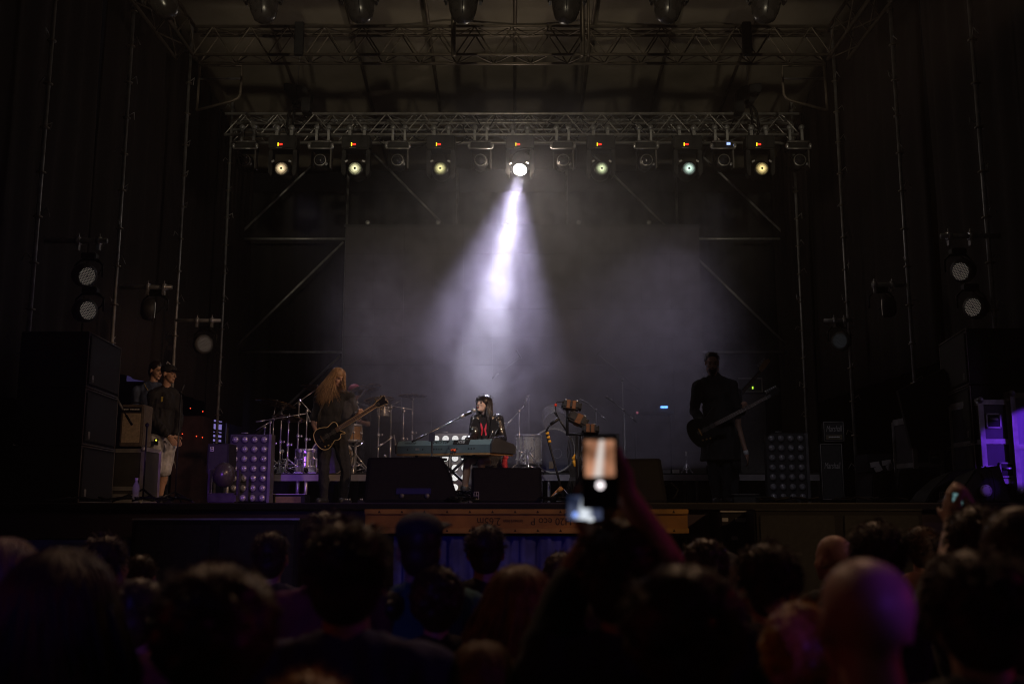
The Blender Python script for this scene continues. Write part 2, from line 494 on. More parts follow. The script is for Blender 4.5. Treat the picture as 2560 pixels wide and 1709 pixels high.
for sx, s_ in ((-1, 'left'), (1, 'right')):
    for a, b, nm in ((7.9, 12.35, 'front'), (12.45, 17.6, 'middle'), (17.7, 20.1, 'rear')):
        pts = [(sx * 5.45, a), (sx * 5.45, b)]
        z0 = 3.55 if nm == 'middle' else (3.3 if sx < 0 and nm == 'rear' else (2.9 if nm == 'front' else .1))
        if nm == 'rear': z0 = .1 if sx > 0 else 3.3
        o = drape_wall('side_curtain', 'dark brown tarpaulin wall, %s panel on the %s side of the stage' % (nm, s_), pts[0], pts[1], z0, 10.3, 9, .03)
        o.data.materials[0] = brown

# scaffold side walls: one thing per bay frame
couple = mat('coupler', (.42, .38, .33), .45, .8)
def standard(name, label, x, Y, z1, grp, z0=0.0, r=.024):
    t = thing(name, label, 'scaffold pole', (x, Y, 0), grp)
    MB().tube((0, 0, z0), (0, 0, z1), r, n=12).build('tube', steel, t)
    z = STG + .5; k = 0
    random.seed(int(Y * 10 + x * 7))
    while z < z1 - .3:
        MB().lathe([(.024, -.008), (.05, -.008), (.05, .008), (.024, .008)], (0, 0, z), n=12).build('rosette', couple, t)
        # knotted tie of the tarpaulin
        a = random.random() * 6
        MB().path([(.03 * math.cos(a), .03 * math.sin(a), z + .05), (.09 * math.cos(a), .09 * math.sin(a), z + .08 + .05 * random.random()),
                   (.12 * math.cos(a + .4), .12 * math.sin(a + .4), z + .02)], .006, 5).build('tie', whitep if k % 3 == 0 else steel, t)
        z += .5 + .02 * random.random(); k += 1
    return t
Ys = (10.45, 12.65, 15.0, 17.4)
nmY = ('nearest', 'second', 'third', 'farthest')
for sx, s_ in ((-1, 'left'), (1, 'right')):
    for i, Y in enumerate(Ys):
        standard('scaffold_pole', '%s scaffold pole of the four on the %s side of the stage' % (nmY[i], s_), sx * 5.15, Y, 10.0, 'scaffold poles beside the stage')
def strut(name, label, p, q, r=.024, grp='scaffold tubes'):
    p, q = Vector(p), Vector(q)
    t = thing(name, label, 'scaffold tube', p, grp)
    MB().tube((0, 0, 0), q - p, r, n=10).build('tube', steel, t)
    for u in (0.03, .97):
        c = (q - p) * u
        MB().box(c, (.07, .07, .06)).build('coupler', couple, t, .008)
    return t
# back scaffold behind the screen: standards, ledgers, diagonals
YB = 19.6
bays = [-5.6, -3.36, -1.12, 1.12, 3.36, 5.6]
t = thing('back_scaffold', 'tall scaffold frame of crossed tubes standing behind the screen', 'scaffold', (0, YB, 0))
lev = [Zp(1160, YB), Zp(880, YB), Zp(597, YB), Zp(597, YB) * 2 - Zp(880, YB)]
for x in bays:
    MB().tube((x, 0, 0), (x, 0, 8.6), .026, n=10).build('standard', steel, t)
for k, z in enumerate(lev):
    for i in range(5):
        if 0 < i < 4 and k < 3: continue
        MB().tube((bays[i] + .03, 0, z), (bays[i + 1] - .03, 0, z), .024, n=8).build('ledger', steel, t)
def dg(x0, z0, x1, z1): MB().tube((x0, -.05, z0), (x1, -.05, z1), .024, n=8).build('diagonal', steel, t)
for k in range(3):
    dg(bays[0] + .05, lev[k] + .05, bays[1] - .05, lev[k + 1] - .08)
    dg(bays[5] - .05, lev[k] + .05, bays[4] + .05, lev[k + 1] - .08)
dg(bays[1], lev[3], bays[2], lev[2]); dg(bays[3], lev[3], bays[4], lev[2])
# drum of pipe frames hanging beside the truss
for sx, s_ in ((-1, 'left'), (1, 'right')):
    t = thing('pipe_frame', 'bent pipe ladder frame hanging beside the %s end of the trusses' % s_, 'pipe frame', (0, 15, 0), 'bent pipe frames')
    q = [(500, 163), (605, 165), (604, 196), (600, 236), (594, 246), (582, 252), (492, 276)]
    if sx > 0: q = [(2560 - a, b) for a, b in q]
    pp = [W(a, b, 15) - Vector((0, 15, 0)) for a, b in q]
    MB().path(pp, .022, 8).build('frame', dk, t)
    MB().tube(pp[0] + Vector((0, 0, 0)), pp[-1], .022).build('post', dk, t)
    a, b = (500, 197), (604, 197)
    if sx > 0: a, b = (2060, 197), (1956, 197)
    MB().tube(W(*a, 15) - Vector((0, 15, 0)), W(*b, 15) - Vector((0, 15, 0)), .018).build('rung', steel, t)

# screen
t = thing('video_screen', 'large dark grey video wall behind the band', 'screen', (0, 18.6, 0))
sz0, sz1 = Zp(1200, 18.6), Zp(568, 18.6); sx0, sx1 = Xp(857, 18.6, (sz0 + sz1) / 2), Xp(1756, 18.6, (sz0 + sz1) / 2)
led = mat('led_face', (.072, .066, .072), .8, var=.12, vs=40)
nx_, nz_ = 12, 9; pw, ph = (sx1 - sx0) / nx_, (sz1 - sz0) / nz_
tiles = MB()
for i in range(nx_):
    for j in range(nz_):
        tiles.box((sx0 + pw * (i + .5), 0, sz0 + ph * (j + .5)), (pw - .004, .06, ph - .004))
tiles.build('panel_face', led, t)
MB().box(((sx0 + sx1) / 2, .06, (sz0 + sz1) / 2), (sx1 - sx0 + .02, .06, sz1 - sz0 + .02)).build('backing', blackp, t)
MB().box(((sx0 + sx1) / 2, .1, sz1 + .05), (sx1 - sx0 + .1, .06, .06)).build('header_bar', blackm, t)
for i in range(5):
    x = sx0 + (sx1 - sx0) * (.06 + .2 * i)
    MB().lathe([(.03, -.02), (.045, -.01), (.045, .01), (.03, .02)], (x, .02, sz1 + .1), (0, 1, 0), 16).build('lifting_eye', steel, t)
for sx in (sx0 + .3, 0, sx1 - .3):
    MB().box((sx, .14, (sz0 + STG) / 2), (.08, .08, sz0 - STG)).build('foot', blackm, t)

# drum risers
def riser(label, px0, px1, Y, d=1.8, top=1182):
    zt = Zp(top, Y); xa, xb = Xp(px0, Y, zt), Xp(px1, Y, zt); w = xb - xa
    t = thing('drum_riser', label, 'riser', ((xa + xb) / 2, Y, STG), 'low risers at the back of the stage')
    h = zt - STG
    MB().box((0, d / 2, h - .01), (w, d, .02)).build('deck', stagem, t)
    MB().b2((-w / 2, 0, h - .105), (w / 2, .03, h - .021)).build('side_rail', mat('riser_rail', (.33, .30, .31), .55, .3, var=.2), t)
    for k in range(int(w / 1.0) + 1):
        for q in (.06, d - .1):
            x = min(-w / 2 + .35 + k * 1.0, w / 2 - .05)
            MB().tube((x, q, 0), (x, q, h - .02), .024, n=10).build('leg', alu, t)
            if q < .1: MB().tube((x + .11, q, 0), (x + .11, q, h - .02), .024, n=10).build('leg', alu, t)
    return t, zt
riserL, zRL = riser('left riser under the drum kit behind the long haired guitarist', 678, 1085, 13.6, 2.2)
riserR, zRR = riser('right riser under the pale sparkle drum kit', 1290, 1560, 14.0, 2.2)
riserB, zRB = riser('far right riser behind the dark coated guitarist', 1566, 2060, 14.3, 2.0, 1182)
# ------------------------------------------------------------------ stage lighting fixtures
glass_dark = mat('dark_lens', (.03, .03, .035), .08, 0, spec=1.0)
def em(name, c, s): return mat(name, (.02, .02, .02), .4, em=c, es=s)
hot = em('lamp_hot', (1.0, .97, .92), 60)
def lens_mat(name, c, s, dark):
    """glowing faceted lens: radial rays round a small dark centre, from object coordinates (xz plane)"""
    m = bpy.data.materials.new(name); m.use_nodes = True; nt = m.node_tree; b = nt.nodes['Principled BSDF']
    b.inputs['Base Color'].default_value = (.02, .02, .02, 1); b.inputs['Roughness'].default_value = .1
    tc = nt.nodes.new('ShaderNodeTexCoord'); sp = nt.nodes.new('ShaderNodeSeparateXYZ'); nt.links.new(tc.outputs['Object'], sp.inputs[0])
    def M(op, a, b_=None):
        n = nt.nodes.new('ShaderNodeMath'); n.operation = op
        for i, q in enumerate((a, b_)):
            if q is None: continue
            if isinstance(q, (int, float)): n.inputs[i].default_value = q
            else: nt.links.new(q, n.inputs[i])
        return n.outputs[0]
    x, z = sp.outputs[0], sp.outputs[2]
    ang = M('ARCTAN2', z, x); r = M('SQRT', M('ADD', M('MULTIPLY', x, x), M('MULTIPLY', z, z)))
    ray = M('POWER', M('ABSOLUTE', M('SINE', M('MULTIPLY', ang, 12))), 1.4)
    fall = M('POWER', M('MAXIMUM', M('SUBTRACT', 1.08, M('DIVIDE', r, .115)), 0), 2.3)
    core = M('GREATER_THAN', r, .019)
    e = M('MULTIPLY', M('MULTIPLY', M('ADD', M('MULTIPLY', ray, .9), .10), fall), core)
    b.inputs['Emission Color'].default_value = (*c, 1)
    nt.links.new(M('MULTIPLY', e, s * 1.1), b.inputs['Emission Strength'])
    return m
red_led = em('red_led', (1, .02, .01), 3.0); yel_led = em('yellow_led', (.9, .8, .02), 2.0)
scuffed = mat('scuffed_black', (.035, .033, .033), .35, .2, var=.5, vs=8)
def beam_light(label, px, py_led, lens, lit=False):
    """moving head beam light hung under the rear truss; origin at the lens"""
    Y = 15.7; c = W(px, 422, Y)
    t = thing('moving_beam_light', label, 'stage light', c, 'glowing moving lights hung under the silver truss')
    top = zb2 - c.z + .02
    base = MB().b2((-.235, -.02, .34), (.235, .26, top - .14)).build('base', scuffed, t, .02)
    MB().b2((-.05, -.028, .40), (.0, -.02, .425)).build('display', red_led, base)
    MB().b2((-.075, -.028, .385), (-.06, -.02, .44)).build('display', yel_led, base)
    MB().b2((-.10, -.03, .345), (.0, -.022, .352)).build('rim', alu, base)
    for s in (-1, 1):
        cl = MB().b2((s * .12 - .025, .08, top - .16), (s * .12 + .025, .16, top)); cl.tube((s * .12, .12 - .045, top + .02), (s * .12, .12 + .045, top + .02), .05)
        cl.build('clamp', steel, t)
    for s in (-1, 1):
        MB().prism([(s * .235, .345), (s * .235, -.05), (s * .18, -.12), (s * .165, -.05), (s * .165, .345)], .03, .22).build('yoke_arm', scuffed, t, .01)
    if lit:
        hd = thing('head', None, None); del_cat = None
        hd.parent = t
        aim = W(1180, 1062, 11.9) - c
        hd.rotation_euler = aim.to_track_quat('-Y', 'Z').to_euler()
    else:
        hd = thing('head', None, None); hd.parent = t; hd.rotation_euler = (R(6), 0, 0)
    MB().lathe([(.118, -.012), (.128, 0), (.13, .06), (.16, .12), (.155, .30), (.10, .36)], (0, 0, 0), (0, 1, 0), 28, cap=True).build('housing', scuffed, hd)
    if lit:
        MB().lathe([(.0, -.02), (.05, -.02), (.085, -.016), (.112, -.004)], (0, -.013, 0), (0, 1, 0), 28, cap=False).build('lens', lens, hd)
    else:
        MB().lathe([(.0, -.03), (.05, -.026), (.085, -.016), (.108, -.002)], (0, -.013, 0), (0, 1, 0), 28, cap=False).build('lens', lens, hd)
    MB().lathe([(.108, -.02), (.122, -.02), (.122, .01), (.108, .01)], (0, -.012, 0), (0, 1, 0), 28, cap=False).build('lens_ring', blackm, hd)
    for s in (-1, 1):
        MB().box((s * .14, -.02, .12), (.05, .02, .03), (0, s * .5, 0)).build('bracket', steel, hd)
    return t, c, hd
beams = [
    ('leftmost glowing beam light with an amber lens', 704, (1.0, .74, .42)),
    ('glowing beam light with a yellow lens, second from the left', 888, (.95, .9, .5)),
    ('glowing beam light with a pale yellow lens left of the lit spotlight', 1101, (.95, .88, .4)),
    ('beam light switched on, throwing the white beam on the pianist', 1300, None),
    ('glowing beam light with a lime yellow lens right of the lit spotlight', 1504, (.85, .95, .55)),
    ('glowing beam light with a pale green lens', 1722, (.75, 1.0, .85)),
    ('rightmost glowing beam light with a golden lens', 1904, (1.0, .76, .3)),
]
for i, (lab, px, c) in enumerate(beams):
    if c:
        beam_light(lab, px, 366, lens_mat('glow_lens', c, 3.2, .3))
    else:
        bt, bc, bh = beam_light(lab, px, 366, hot, True)
        bd = (W(1180, 1062, 11.9) - bc).normalized()
        lp = bc + bd * .09
        lamp('beam_core', 'SPOT', lp, lp + bd, 6800, (.84, .84, 1.0), .09, 10.8, .95)
        lamp('beam_spill', 'SPOT', lp, lp + bd, 1800, (.74, .68, 1.0), .08, 29, 1.0)  # second lamp added for the soft glow scattered round the beam
        lamp('beam_halo', 'POINT', lp + bd * .05, lp + bd, 30, (1.0, .82, .64), .06)  # point lamp added to make the halo at the lens

def scanner(label, px):
    Y = 15.65; c = W(px, 402, Y)
    t = thing('scanner_light', label, 'stage light', c, 'dark moving lights between the glowing ones')
    top = zb2 - c.z + .02
    b = MB().b2((-.165, .0, .20), (.165, .26, .36)).build('base', scuffed, t, .03)
    MB().tube((-.19, -.03, .20), (.19, -.03, .20), .013).build('front_bar', alu, b)
    MB().tube((-.18, -.01, .33), (.18, -.01, .33), .008).build('front_bar', alu, b)
    for s in (-1, 1):
        MB().ell((s * .19, -.01, .25), (.03, .035, .05)).build('knob', chrome, t)
        cl = MB().b2((s * .10 - .02, .1, .35), (s * .10 + .02, .15, top)); cl.tube((s * .10, .10, top + .02), (s * .10, .16, top + .02), .045); cl.build('clamp', steel, t)
        MB().b2((s * .165 - .012 * s, .0, -.12), (s * .165 + .012, .16, .2)).build('yoke_arm', mat('yoke_grey', (.16, .145, .135), .5, .3, var=.3), t, .006)
    MB().lathe([(.10, 0), (.125, .03), (.135, .15), (.11, .30)], (0, -.03, 0), (0, 1, 0), 8).build('housing', scuffed, t)
    MB().ell((0, -.01, 0), (.092, .075, .092)).build('lens', glass_dark, t)
    MB().lathe([(.088, -.02), (.1, -.02), (.1, .012), (.088, .012)], (0, -.025, 0), (0, 1, 0), 28, cap=False).build('lens_ring', alu, t)
    MB().box((.11, -.05, -.075), (.035, .03, .05), (0, .4, 0)).build('catch', chrome, t, .008)
    return t
scl = [('leftmost dark scanner light, left of the amber lamp', 612), ('dark scanner light between the amber and the yellow lamp', 801),
       ('dark scanner light between the second and third glowing lamps', 994), ('dark scanner light just left of the lit spotlight', 1201),
       ('dark scanner light just right of the lit spotlight', 1408), ('dark scanner light left of the pale green lamp', 1616),
       ('scanner light with a small blue display right of the pale green lamp', 1809), ('rightmost dark scanner light beyond the golden lamp', 1998)]
s0 = scanner(*scl[0])
for lab, px in scl[1:]:
    s1 = clone(s0, lab, W(px, 402, 15.65))
    if 'blue' in lab: MB().b2((.06, -.012, .27), (.12, -.004, .31)).build('display', em('blue_display', (.35, .5, 1), 1.6), s1)
s0['label'] = scl[0][0]

# big moving heads in front, hanging into the top of the picture
glossy = mat('glossy_black', (.055, .048, .045), .28, 0, var=.3, vs=5, spec=.6)
def big_head(label, px, tilt):
    Y = 12.3; c = W(px, -12, Y)
    t = thing('moving_head_light', label, 'stage light', c, 'large moving heads hanging from the top edge')
    hd = thing('head', None, None); hd.parent = t; hd.rotation_euler = (0, tilt, 0)
    h = MB(); prof = [(.0, -.40), (.07, -.395), (.14, -.34), (.18, -.22), (.20, -.08), (.205, .05), (.19, .16), (.15, .22), (.0, .23)]
    h.lathe(prof, (0, 0, 0), (0, 0, 1), 28, cap=False)
    for v in range(len(h.v)):
        x, y, z = h.v[v]; h.v[v] = (x, y * .85, z)
    h.build('housing', glossy, hd)
    MB().path([(.0, -.172 * math.cos(a) if False else -.175 + .09 * (a ** 2), -.33 + .45 * a * .9) for a in (0, .25, .5, .75, 1)], .006, 5).build('seam', blackm, hd)
    MB().ell((0, -.17, .10), (.07, .03, .05)).build('cap', blackm, hd)
    for s in (-1, 1):
        MB().b2((s * .21, -.06, -.13), (s * .245, .08, .55)).build('yoke_arm', glossy, t, .02)
        MB().tube((s * .205, .01, -.06), (s * .26, .01, -.06), .04).build('pivot', blackm, t)
    MB().b2((-.25, -.15, .5), (.25, .15, .72)).build('base', glossy, t, .03)
    return t
tops = [('leftmost large moving head at the top edge', 658, -.10), ('second large moving head from the left at the top edge', 898, -.12),
        ('third large moving head from the left at the top edge', 1158, .0), ('fourth large moving head, right of the middle of the top edge', 1418, .08),
        ('fifth large moving head from the left at the top edge', 1672, .1), ('rightmost large moving head with a blue gleam at the top edge', 1918, .16)]
for lab, px, tl in tops: big_head(lab, px, tl)
t = thing('hanging_truss', 'high lattice truss above the top moving heads', 'truss', (0, 12.35, 0))
lattice(t, (-5, 0, Zp(-12, 12.3) + .95), (5, 0, Zp(-12, 12.3) + .95), .3, .3, .024, .01, .6, dk)
# blurred big fixture at upper left
for px, s in ((400, 1), ):
    c = W(px, -10, 9.4); t = thing('moving_head_light', 'lone moving head on the left side truss', 'stage light', c)
    hd = thing('head', None, None); hd.parent = t; hd.rotation_euler = (0, -.5, 0)
    MB().lathe([(.0, -.26), (.07, -.25), (.12, -.18), (.14, -.04), (.13, .1), (.09, .16), (0, .17)], n=24, cap=False).build('housing', glossy, hd)
    for q in (-1, 1): MB().b2((q * .15, -.04, -.1), (q * .175, .05, .35)).build('yoke_arm', glossy, t, .01)
    MB().b2((-.18, -.1, .35), (.18, .1, .48)).build('base', glossy, t, .02)

# profile floodlights standing on the rear truss
for px, s, lab in ((742, 1, 'black floodlight standing on the left part of the silver truss'), (1872, -1, 'black floodlight standing on the right part of the silver truss')):
    Y = 15.9; c = W(px, 285, Y); t = thing('floodlight', lab, 'stage light', c, 'floodlights standing on the silver truss')
    hh = MB(); hh.prism([(-.21 * s, .48), (-.2 * s, .37), (-.07 * s, .16), (.02 * s, .14), (.02 * s, .46), (-.18 * s, .5)], -.14, .14)
    hh.build('head', blackm, t, .012)
    MB().prism([(.0, .47), (.14 * s, .44), (.24 * s, .33), (.24 * s, .0), (.09 * s, .0), (.09 * s, .20), (.0, .22)], -.12, .12).build('body', blackm, t, .015)
    MB().path([(-.06 * s, 0, .16), (-.13 * s, -.02, .02), (-.16 * s, -.03, -.3), (-.12 * s, -.03, -.38)], .022, 8).build('bracket', blackm, t)
    MB().path([(-.03 * s, 0.02, .16), (-.05 * s, -.02, -.02), (-.05 * s, -.03, -.36), (-.02 * s, -.03, -.42)], .022, 8).build('bracket', blackm, t)
    MB().tube((-.01 * s, 0, .48), (.02 * s, 0, 1.1), .006, n=5).build('safety_cable', steel, t)

# LED wash lights on the side scaffold, on horizontal arms
ledm = em('led_dot', (1, .86, .72), .18)
def par(label, px, py, Y, yaw, pitch, sc=1.0, arm=None, dots=ledm, grp='round LED wash lights on the scaffold'):
    c = W(px, py, Y); t = thing('led_wash_light', label, 'stage light', c, grp)
    hd = thing('head', None, None); hd.parent = t; hd.rotation_euler = (pitch, 0, yaw); hd.scale = (sc,) * 3
    MB().lathe([(.16, -.01), (.175, 0), (.175, .09), (.15, .16), (.09, .2)], (0, 0, 0), (0, 1, 0), 28).build('housing', mat('par_grey', (.06, .06, .06), .5, .2, var=.3), hd)
    MB().lathe([(0, 0), (.135, 0)], (0, -.016, 0), (0, 1, 0), 28, cap=False).build('faceplate', blackm, hd)
    d = MB(); step = .0265
    for i in range(-6, 7):
        for j in range(-6, 7):
            x = (i + (j % 2) * .5) * step; z = j * step * .88
            if math.hypot(x, z) < .125 and (i or j):
                d.lathe([(.0, -.004), (.0062, -.002), (.0062, 0.002)], (x, -.018, z), (0, 1, 0), 6, cap=False)
    d.build('led_array', dots, hd)
    yk = MB(); r_ = .2 * sc
    yk.path([(-r_, .05, 0), (-r_, .05, r_ * .9), (-r_ * .6, .05, r_ * 1.3), (r_ * .6, .05, r_ * 1.3), (r_, .05, r_ * .9), (r_, .05, 0)], .013, 6)
    yk.build('yoke', blackm, t)
    MB().b2((-.08, .0, r_ * 1.3), (.08, .1, r_ * 1.3 + .07)).build('base', blackm, t, .01)
    MB().path([(.05, .1, r_ * 1.3), (.12, .14, r_ * 1.1), (.08, .15, r_ * .5), (.0, .15, .0)], .009, 5).build('power_cable', rubber, t)
    return t
def arm(label, px0, px1, py, Y, cl):
    a, b = W(px0, py, Y), W(px1, py, Y); t = thing('scaffold_tube', label, 'scaffold tube', a, 'short tubes that carry the LED lights')
    MB().tube((0, 0, 0), b - a, .03, n=12).build('tube', steel, t)
    for q in cl:
        c = W(q, py, Y) - a
        m = MB(); m.lathe([(.034, -.025), (.05, -.025), (.05, .025), (.034, .025)], c, (1, 0, 0), 12)
        m.box(c + Vector((0, 0, -.07)), (.03, .05, .07)); m.tube(c + Vector((0, 0, .04)), c + Vector((0, 0, .085)), .009)
        m.build('clamp', chrome, t)
    return t
Y = 10.45
arm('arm with two bright clamps above the pair of left LED lights', 112, 268, 602, Y, (196, 248))
par('upper LED light of the pair on the nearest left pole', 216, 690, Y, R(56), R(16), .74)
par('lower LED light of the pair on the nearest left pole', 218, 776, Y, R(56), R(4), .74)
Y = 12.65
arm('arm that carries the side-turned light on the second left pole', 300, 430, 718, Y, (370, 410))
par('LED light turned away on the second left pole', 384, 775, Y, R(112), R(0), .8)
Y = 15.0
arm('arm that carries the small LED light beside the third left pole', 440, 552, 801, Y, (493, 530))
dimd = em('led_dot_dim', (1, .8, .65), .1)
par('small dim LED light beside the third left pole', 510, 860, Y, R(40), R(4), .85, dots=dimd)
Y = 10.45
arm('arm with two clamps above the pair of right LED lights', 2352, 2500, 590, Y, (2372, 2426))
led2 = em('led_dot_right', (1, .86, .72), .15)
par('upper LED light of the pair on the nearest right pole', 2403, 678, Y, -R(56), R(14), .74, dots=led2)
par('lower LED light of the pair on the nearest right pole', 2434, 768, Y, -R(58), R(4), .74, dots=led2)
arm('arm that carries the dark light on the second right pole', 2180, 2262, 712, 12.65, (2186, 2230))
par('dark LED light on the second right pole', 2208, 768, 12.65, -R(112), 0, .8, dots=dimd)
par('small faint LED light beside the third right pole', 2101, 852, 15.0, -R(40), R(4), .85, dots=em('led_dot_faint', (.8, .9, 1), .035))
arm('arm that carries the faint light beside the third right pole', 2060, 2130, 801, 15.0, (2085, 2110))

# ------------------------------------------------------------------ matrix lamp panels, 4 x 7
def matrix_panel(label, pxl, pyt, Y, lensm, casem, pitch=24.3, r=.5):
    k = Y * CP / FPX; p = pitch * k
    c = Vector((Xp(pxl, Y, STG + .5), Y, STG)); zt = Zp(pyt, Y) - STG
    t = thing('matrix_blinder', label, 'lamp panel', c, 'four by seven lamp panels standing on stage')
    w = p * 4.05; h = zt + p * .55; d = .16
    MB().b2((-p * .55, .02, .03), (w - p * .55, d, h)).build('case', casem, t, .008)
    MB().b2((-p * .55 + w, .0, .0), (w - p * .55 + .035, d + .04, h)).build('side_flange', mat('flange_grey', (.12, .115, .12), .5, .4, var=.3), t)
    for i in range(4):
        for j in range(7):
            x, z = i * p, zt - j * p
            if z < .05: z = .05
            MB().lathe([(.0, -.010), (p * .12, -.022), (p * .2, -.012), (p * .33, -.006), (p * .35, .01)], (x, .012, z), (0, 1, 0), 20, cap=False).build('lamp', lensm, t)
            MB().lathe([(p * .35, -.008), (p * .385, -.008), (p * .385, .008), (p * .35, .008)], (x, .014, z), (0, 1, 0), 20, cap=False).build('lamp_ring', blackm, t)
    MB().tube((p * .5, .06, h + .02), (p * 1.2, .06, h + .02), .006).build('carry_handle', steel, t)
    return t
lp_dark = mat('panel_lens', (.34, .33, .36), .22, .35, spec=.7)
caseb = mat('panel_case', (.03, .03, .032), .6, var=.3)
matrix_panel('lamp panel with violet-lit lenses left of the long haired guitarist', 585, 1098, 12.75, lp_dark, caseb)
matrix_panel('brightly lit white lamp panel behind the keyboard', 1089, 1096, 13.05, em('lamp_white', (1, .98, .95), .8), mat('panel_case_lit', (.35, .34, .33), .5, .3))  # case colour lightened to stand for the light falling on it
matrix_panel('lamp panel half hidden behind the raised phone', 1458, 1097, 12.9, lp_dark, caseb)
matrix_panel('dark lamp panel between the bass cabinet and the amplifier stack on the right', 1932, 1095, 12.75, lp_dark, caseb)
# ------------------------------------------------------------------ loudspeakers on stage
def loft(mb, poly_lo, poly_hi):
    n = len(poly_lo)
    return mb.add(list(poly_lo) + list(poly_hi), [tuple(reversed(range(n))), tuple(range(n, 2 * n))] + [(i, (i + 1) % n, (i + 1) % n + n, i + n) for i in range(n)])
def window_logo(t, c, u, v, s=1.0):
    """small framed window emblem, drawn with thin white bars; u, v local axes"""
    m = MB(); u, v = Vector(u) * s, Vector(v) * s; c = Vector(c); nrm = u.cross(v).normalized() * .002
    def bar(a, b):
        m.tube(c + u * a[0] + v * a[1] + nrm, c + u * b[0] + v * b[1] + nrm, .0035, n=4)
    for a, b in (((-1, -1.6), (1, -1.6)), ((-1, 1.6), (1, 1.6)), ((-1, -1.6), (-1, 1.6)), ((1, -1.6), (1, 1.6)), ((0, -1.6), (0, 1.6)), ((-1, 0), (1, 0))):
        bar(a, b)
    return m.build('emblem', whitep, t)
def side_fill(label, sx, k, xface, Y0, Y1, z0, z1, w):
    """cabinet whose grille looks across the stage"""
    t = thing('side_fill_speaker', label, 'loudspeaker', (xface[0] - 0, Y0, z0), 'stacked side fill speakers')
    x0, x1 = 0, xface[1] - xface[0]; d = Y1 - Y0; h = z1 - z0 - .008
    body = MB(); s = -1 if xface[0] < 0 else 1
    loft(body, [(x0 + s * w, 0, 0), (x0, 0, 0), (x1, d, 0), (x1 + s * w, d, 0)] if s < 0 else [(x0, 0, 0), (x0 + w, 0, 0), (x1 + w, d, 0), (x1, d, 0)],
         [(x0 + s * w, 0, h), (x0, 0, h), (x1, d, h), (x1 + s * w, d, h)] if s < 0 else [(x0, 0, h), (x0 + w, 0, h), (x1 + w, d, h), (x1, d, h)])
    body.build('cabinet', blackp, t, .008)
    g_ = MB(); o = -s * .006
    v = Vector((x1 - x0, d, 0)).normalized()
    mid = Vector(((x0 + x1) / 2, d / 2, h / 2)); 
    ang = math.atan2(d, x1 - x0)
    g_.box(mid + Vector((o, 0, 0)), (math.hypot(d, x1 - x0) - .07, .02, h - .07), (0, 0, ang)).build('grille', mat('fill_grille', (.03, .028, .025), .75, var=.4, vs=30), t, .004)
    tr = MB()
    for zz in (.006, h - .006):
        tr.tube((x0 + o, 0, zz), (x1 + o, d, zz), .006, n=5)
    for a in ((x0, 0), (x1, d)):
        tr.tube((a[0] + o, a[1], 0), (a[0] + o, a[1], h), .005, n=5)
    tr.build('edge_trim', mat('pale_edge', (.30, .28, .28), .6, var=.3), t)  # edge trim drawn paler than the cabinet
    for q in (.3, .7): MB().box((x0 + s * w * q, -.004, h * .55), (.12, .01, .05)).build('handle', rubber, t, .004)
    window_logo(t, (x0 + (x1 - x0) * .14 + o * 2.6, d * .14, .09), v * .019, (0, 0, .019))
    return t
names = ('top', 'middle', 'bottom')
zt = Zp(826, 9.0); hs = (zt - STG) / 3
for k in range(3):
    z1 = zt - hs * k
    side_fill('%s cabinet of the left side fill stack' % names[k], -1, k, (-3.88, -3.98), 9.0, 10.0, z1 - hs, z1, .62)
zt = Zp(818, 9.0); hs = (zt - STG) / 3
for k in range(3):
    z1 = zt - hs * k
    side_fill('%s cabinet of the right side fill stack' % names[k], 1, k, (4.17, 4.33), 9.0, 9.95, z1 - hs, z1, .62)

wedge_m = mat('wedge_grille', (.014, .013, .014), .75, var=.4, vs=30, bump=.2)
def wedge(name, label, pts, Y, d, rear=False, logo=None):
    """floor monitor; pts: photo outline (px, py) at its near face, sheared back to a shorter rear"""
    a = [W(px, py, Y) for px, py in pts]; o = Vector((sum(p.x for p in a) / len(a), Y, STG))
    a = [p - o for p in a]
    for p in a: p.z = max(p.z, 0.0)
    t = thing(name, label, 'monitor speaker', o, 'floor monitors along the stage edge')
    b = [p + Vector((0, d, 0)) for p in a]
    b = [Vector((p.x * .93, p.y, p.z * .8)) for p in b]
    m = MB(); n = len(a)
    m.add(a + b, [tuple(range(n)), tuple(reversed(range(n, 2 * n)))] + [(i, i + n, (i + 1) % n + n, (i + 1) % n) for i in range(n)])
    m.build('cabinet', blackp, t, .01)
    xs = [p.x for p in a]; zs = [p.z for p in a]
    cx, cz = sum(xs) / n, sum(zs) / n
    gp = [((p.x - cx) * .93 + cx, (p.z - cz) * .88 + cz) for p in a]
    MB().prism(gp, -.008, .004).build('grille', wedge_m, t)
    if rear:
        for q in (-.12, .1): MB().lathe([(0, 0), (.02, 0), (.02, .01)], (cx + q, -.012, .06), (0, -1, 0), 12).build('socket', steel, t)
        MB().box((cx - .02, -.012, .1), (.3, .008, .05)).build('jack_plate', mat('jack_plate', (.05, .05, .06), .4, .4), t)
    if logo: window_logo(t, (logo[0], -.014, logo[1]), (.02, 0, 0), (0, 0, .02))
    return t
wedge('floor_monitor', 'black wedge monitor left of the keyboard legs', [(908, 1256), (919, 1143), (1103, 1140), (1122, 1176), (1150, 1256)], 8.75, .45, True)
wedge('floor_monitor', 'square black monitor in front of the pianist', [(1178, 1256), (1178, 1168), (1354, 1168), (1355, 1256)], 8.7, .42, False, (-.26, .06))
wedge('floor_monitor', 'black wedge monitor right of the raised phone', [(1424, 1256), (1440, 1205), (1466, 1147), (1652, 1145), (1669, 1256)], 8.75, .45, True)
cab = MB().path([(0, 0, 0), (.05, -.02, .03), (.08, -.02, .09), (.03, .05, .15), (-.02, .1, .12)], .008, 6).build('speaker_cable', rubber)
cab.location = W(1672, 1250, 8.75); tag(cab, 'black cable curling from the right floor monitor', 'cable')
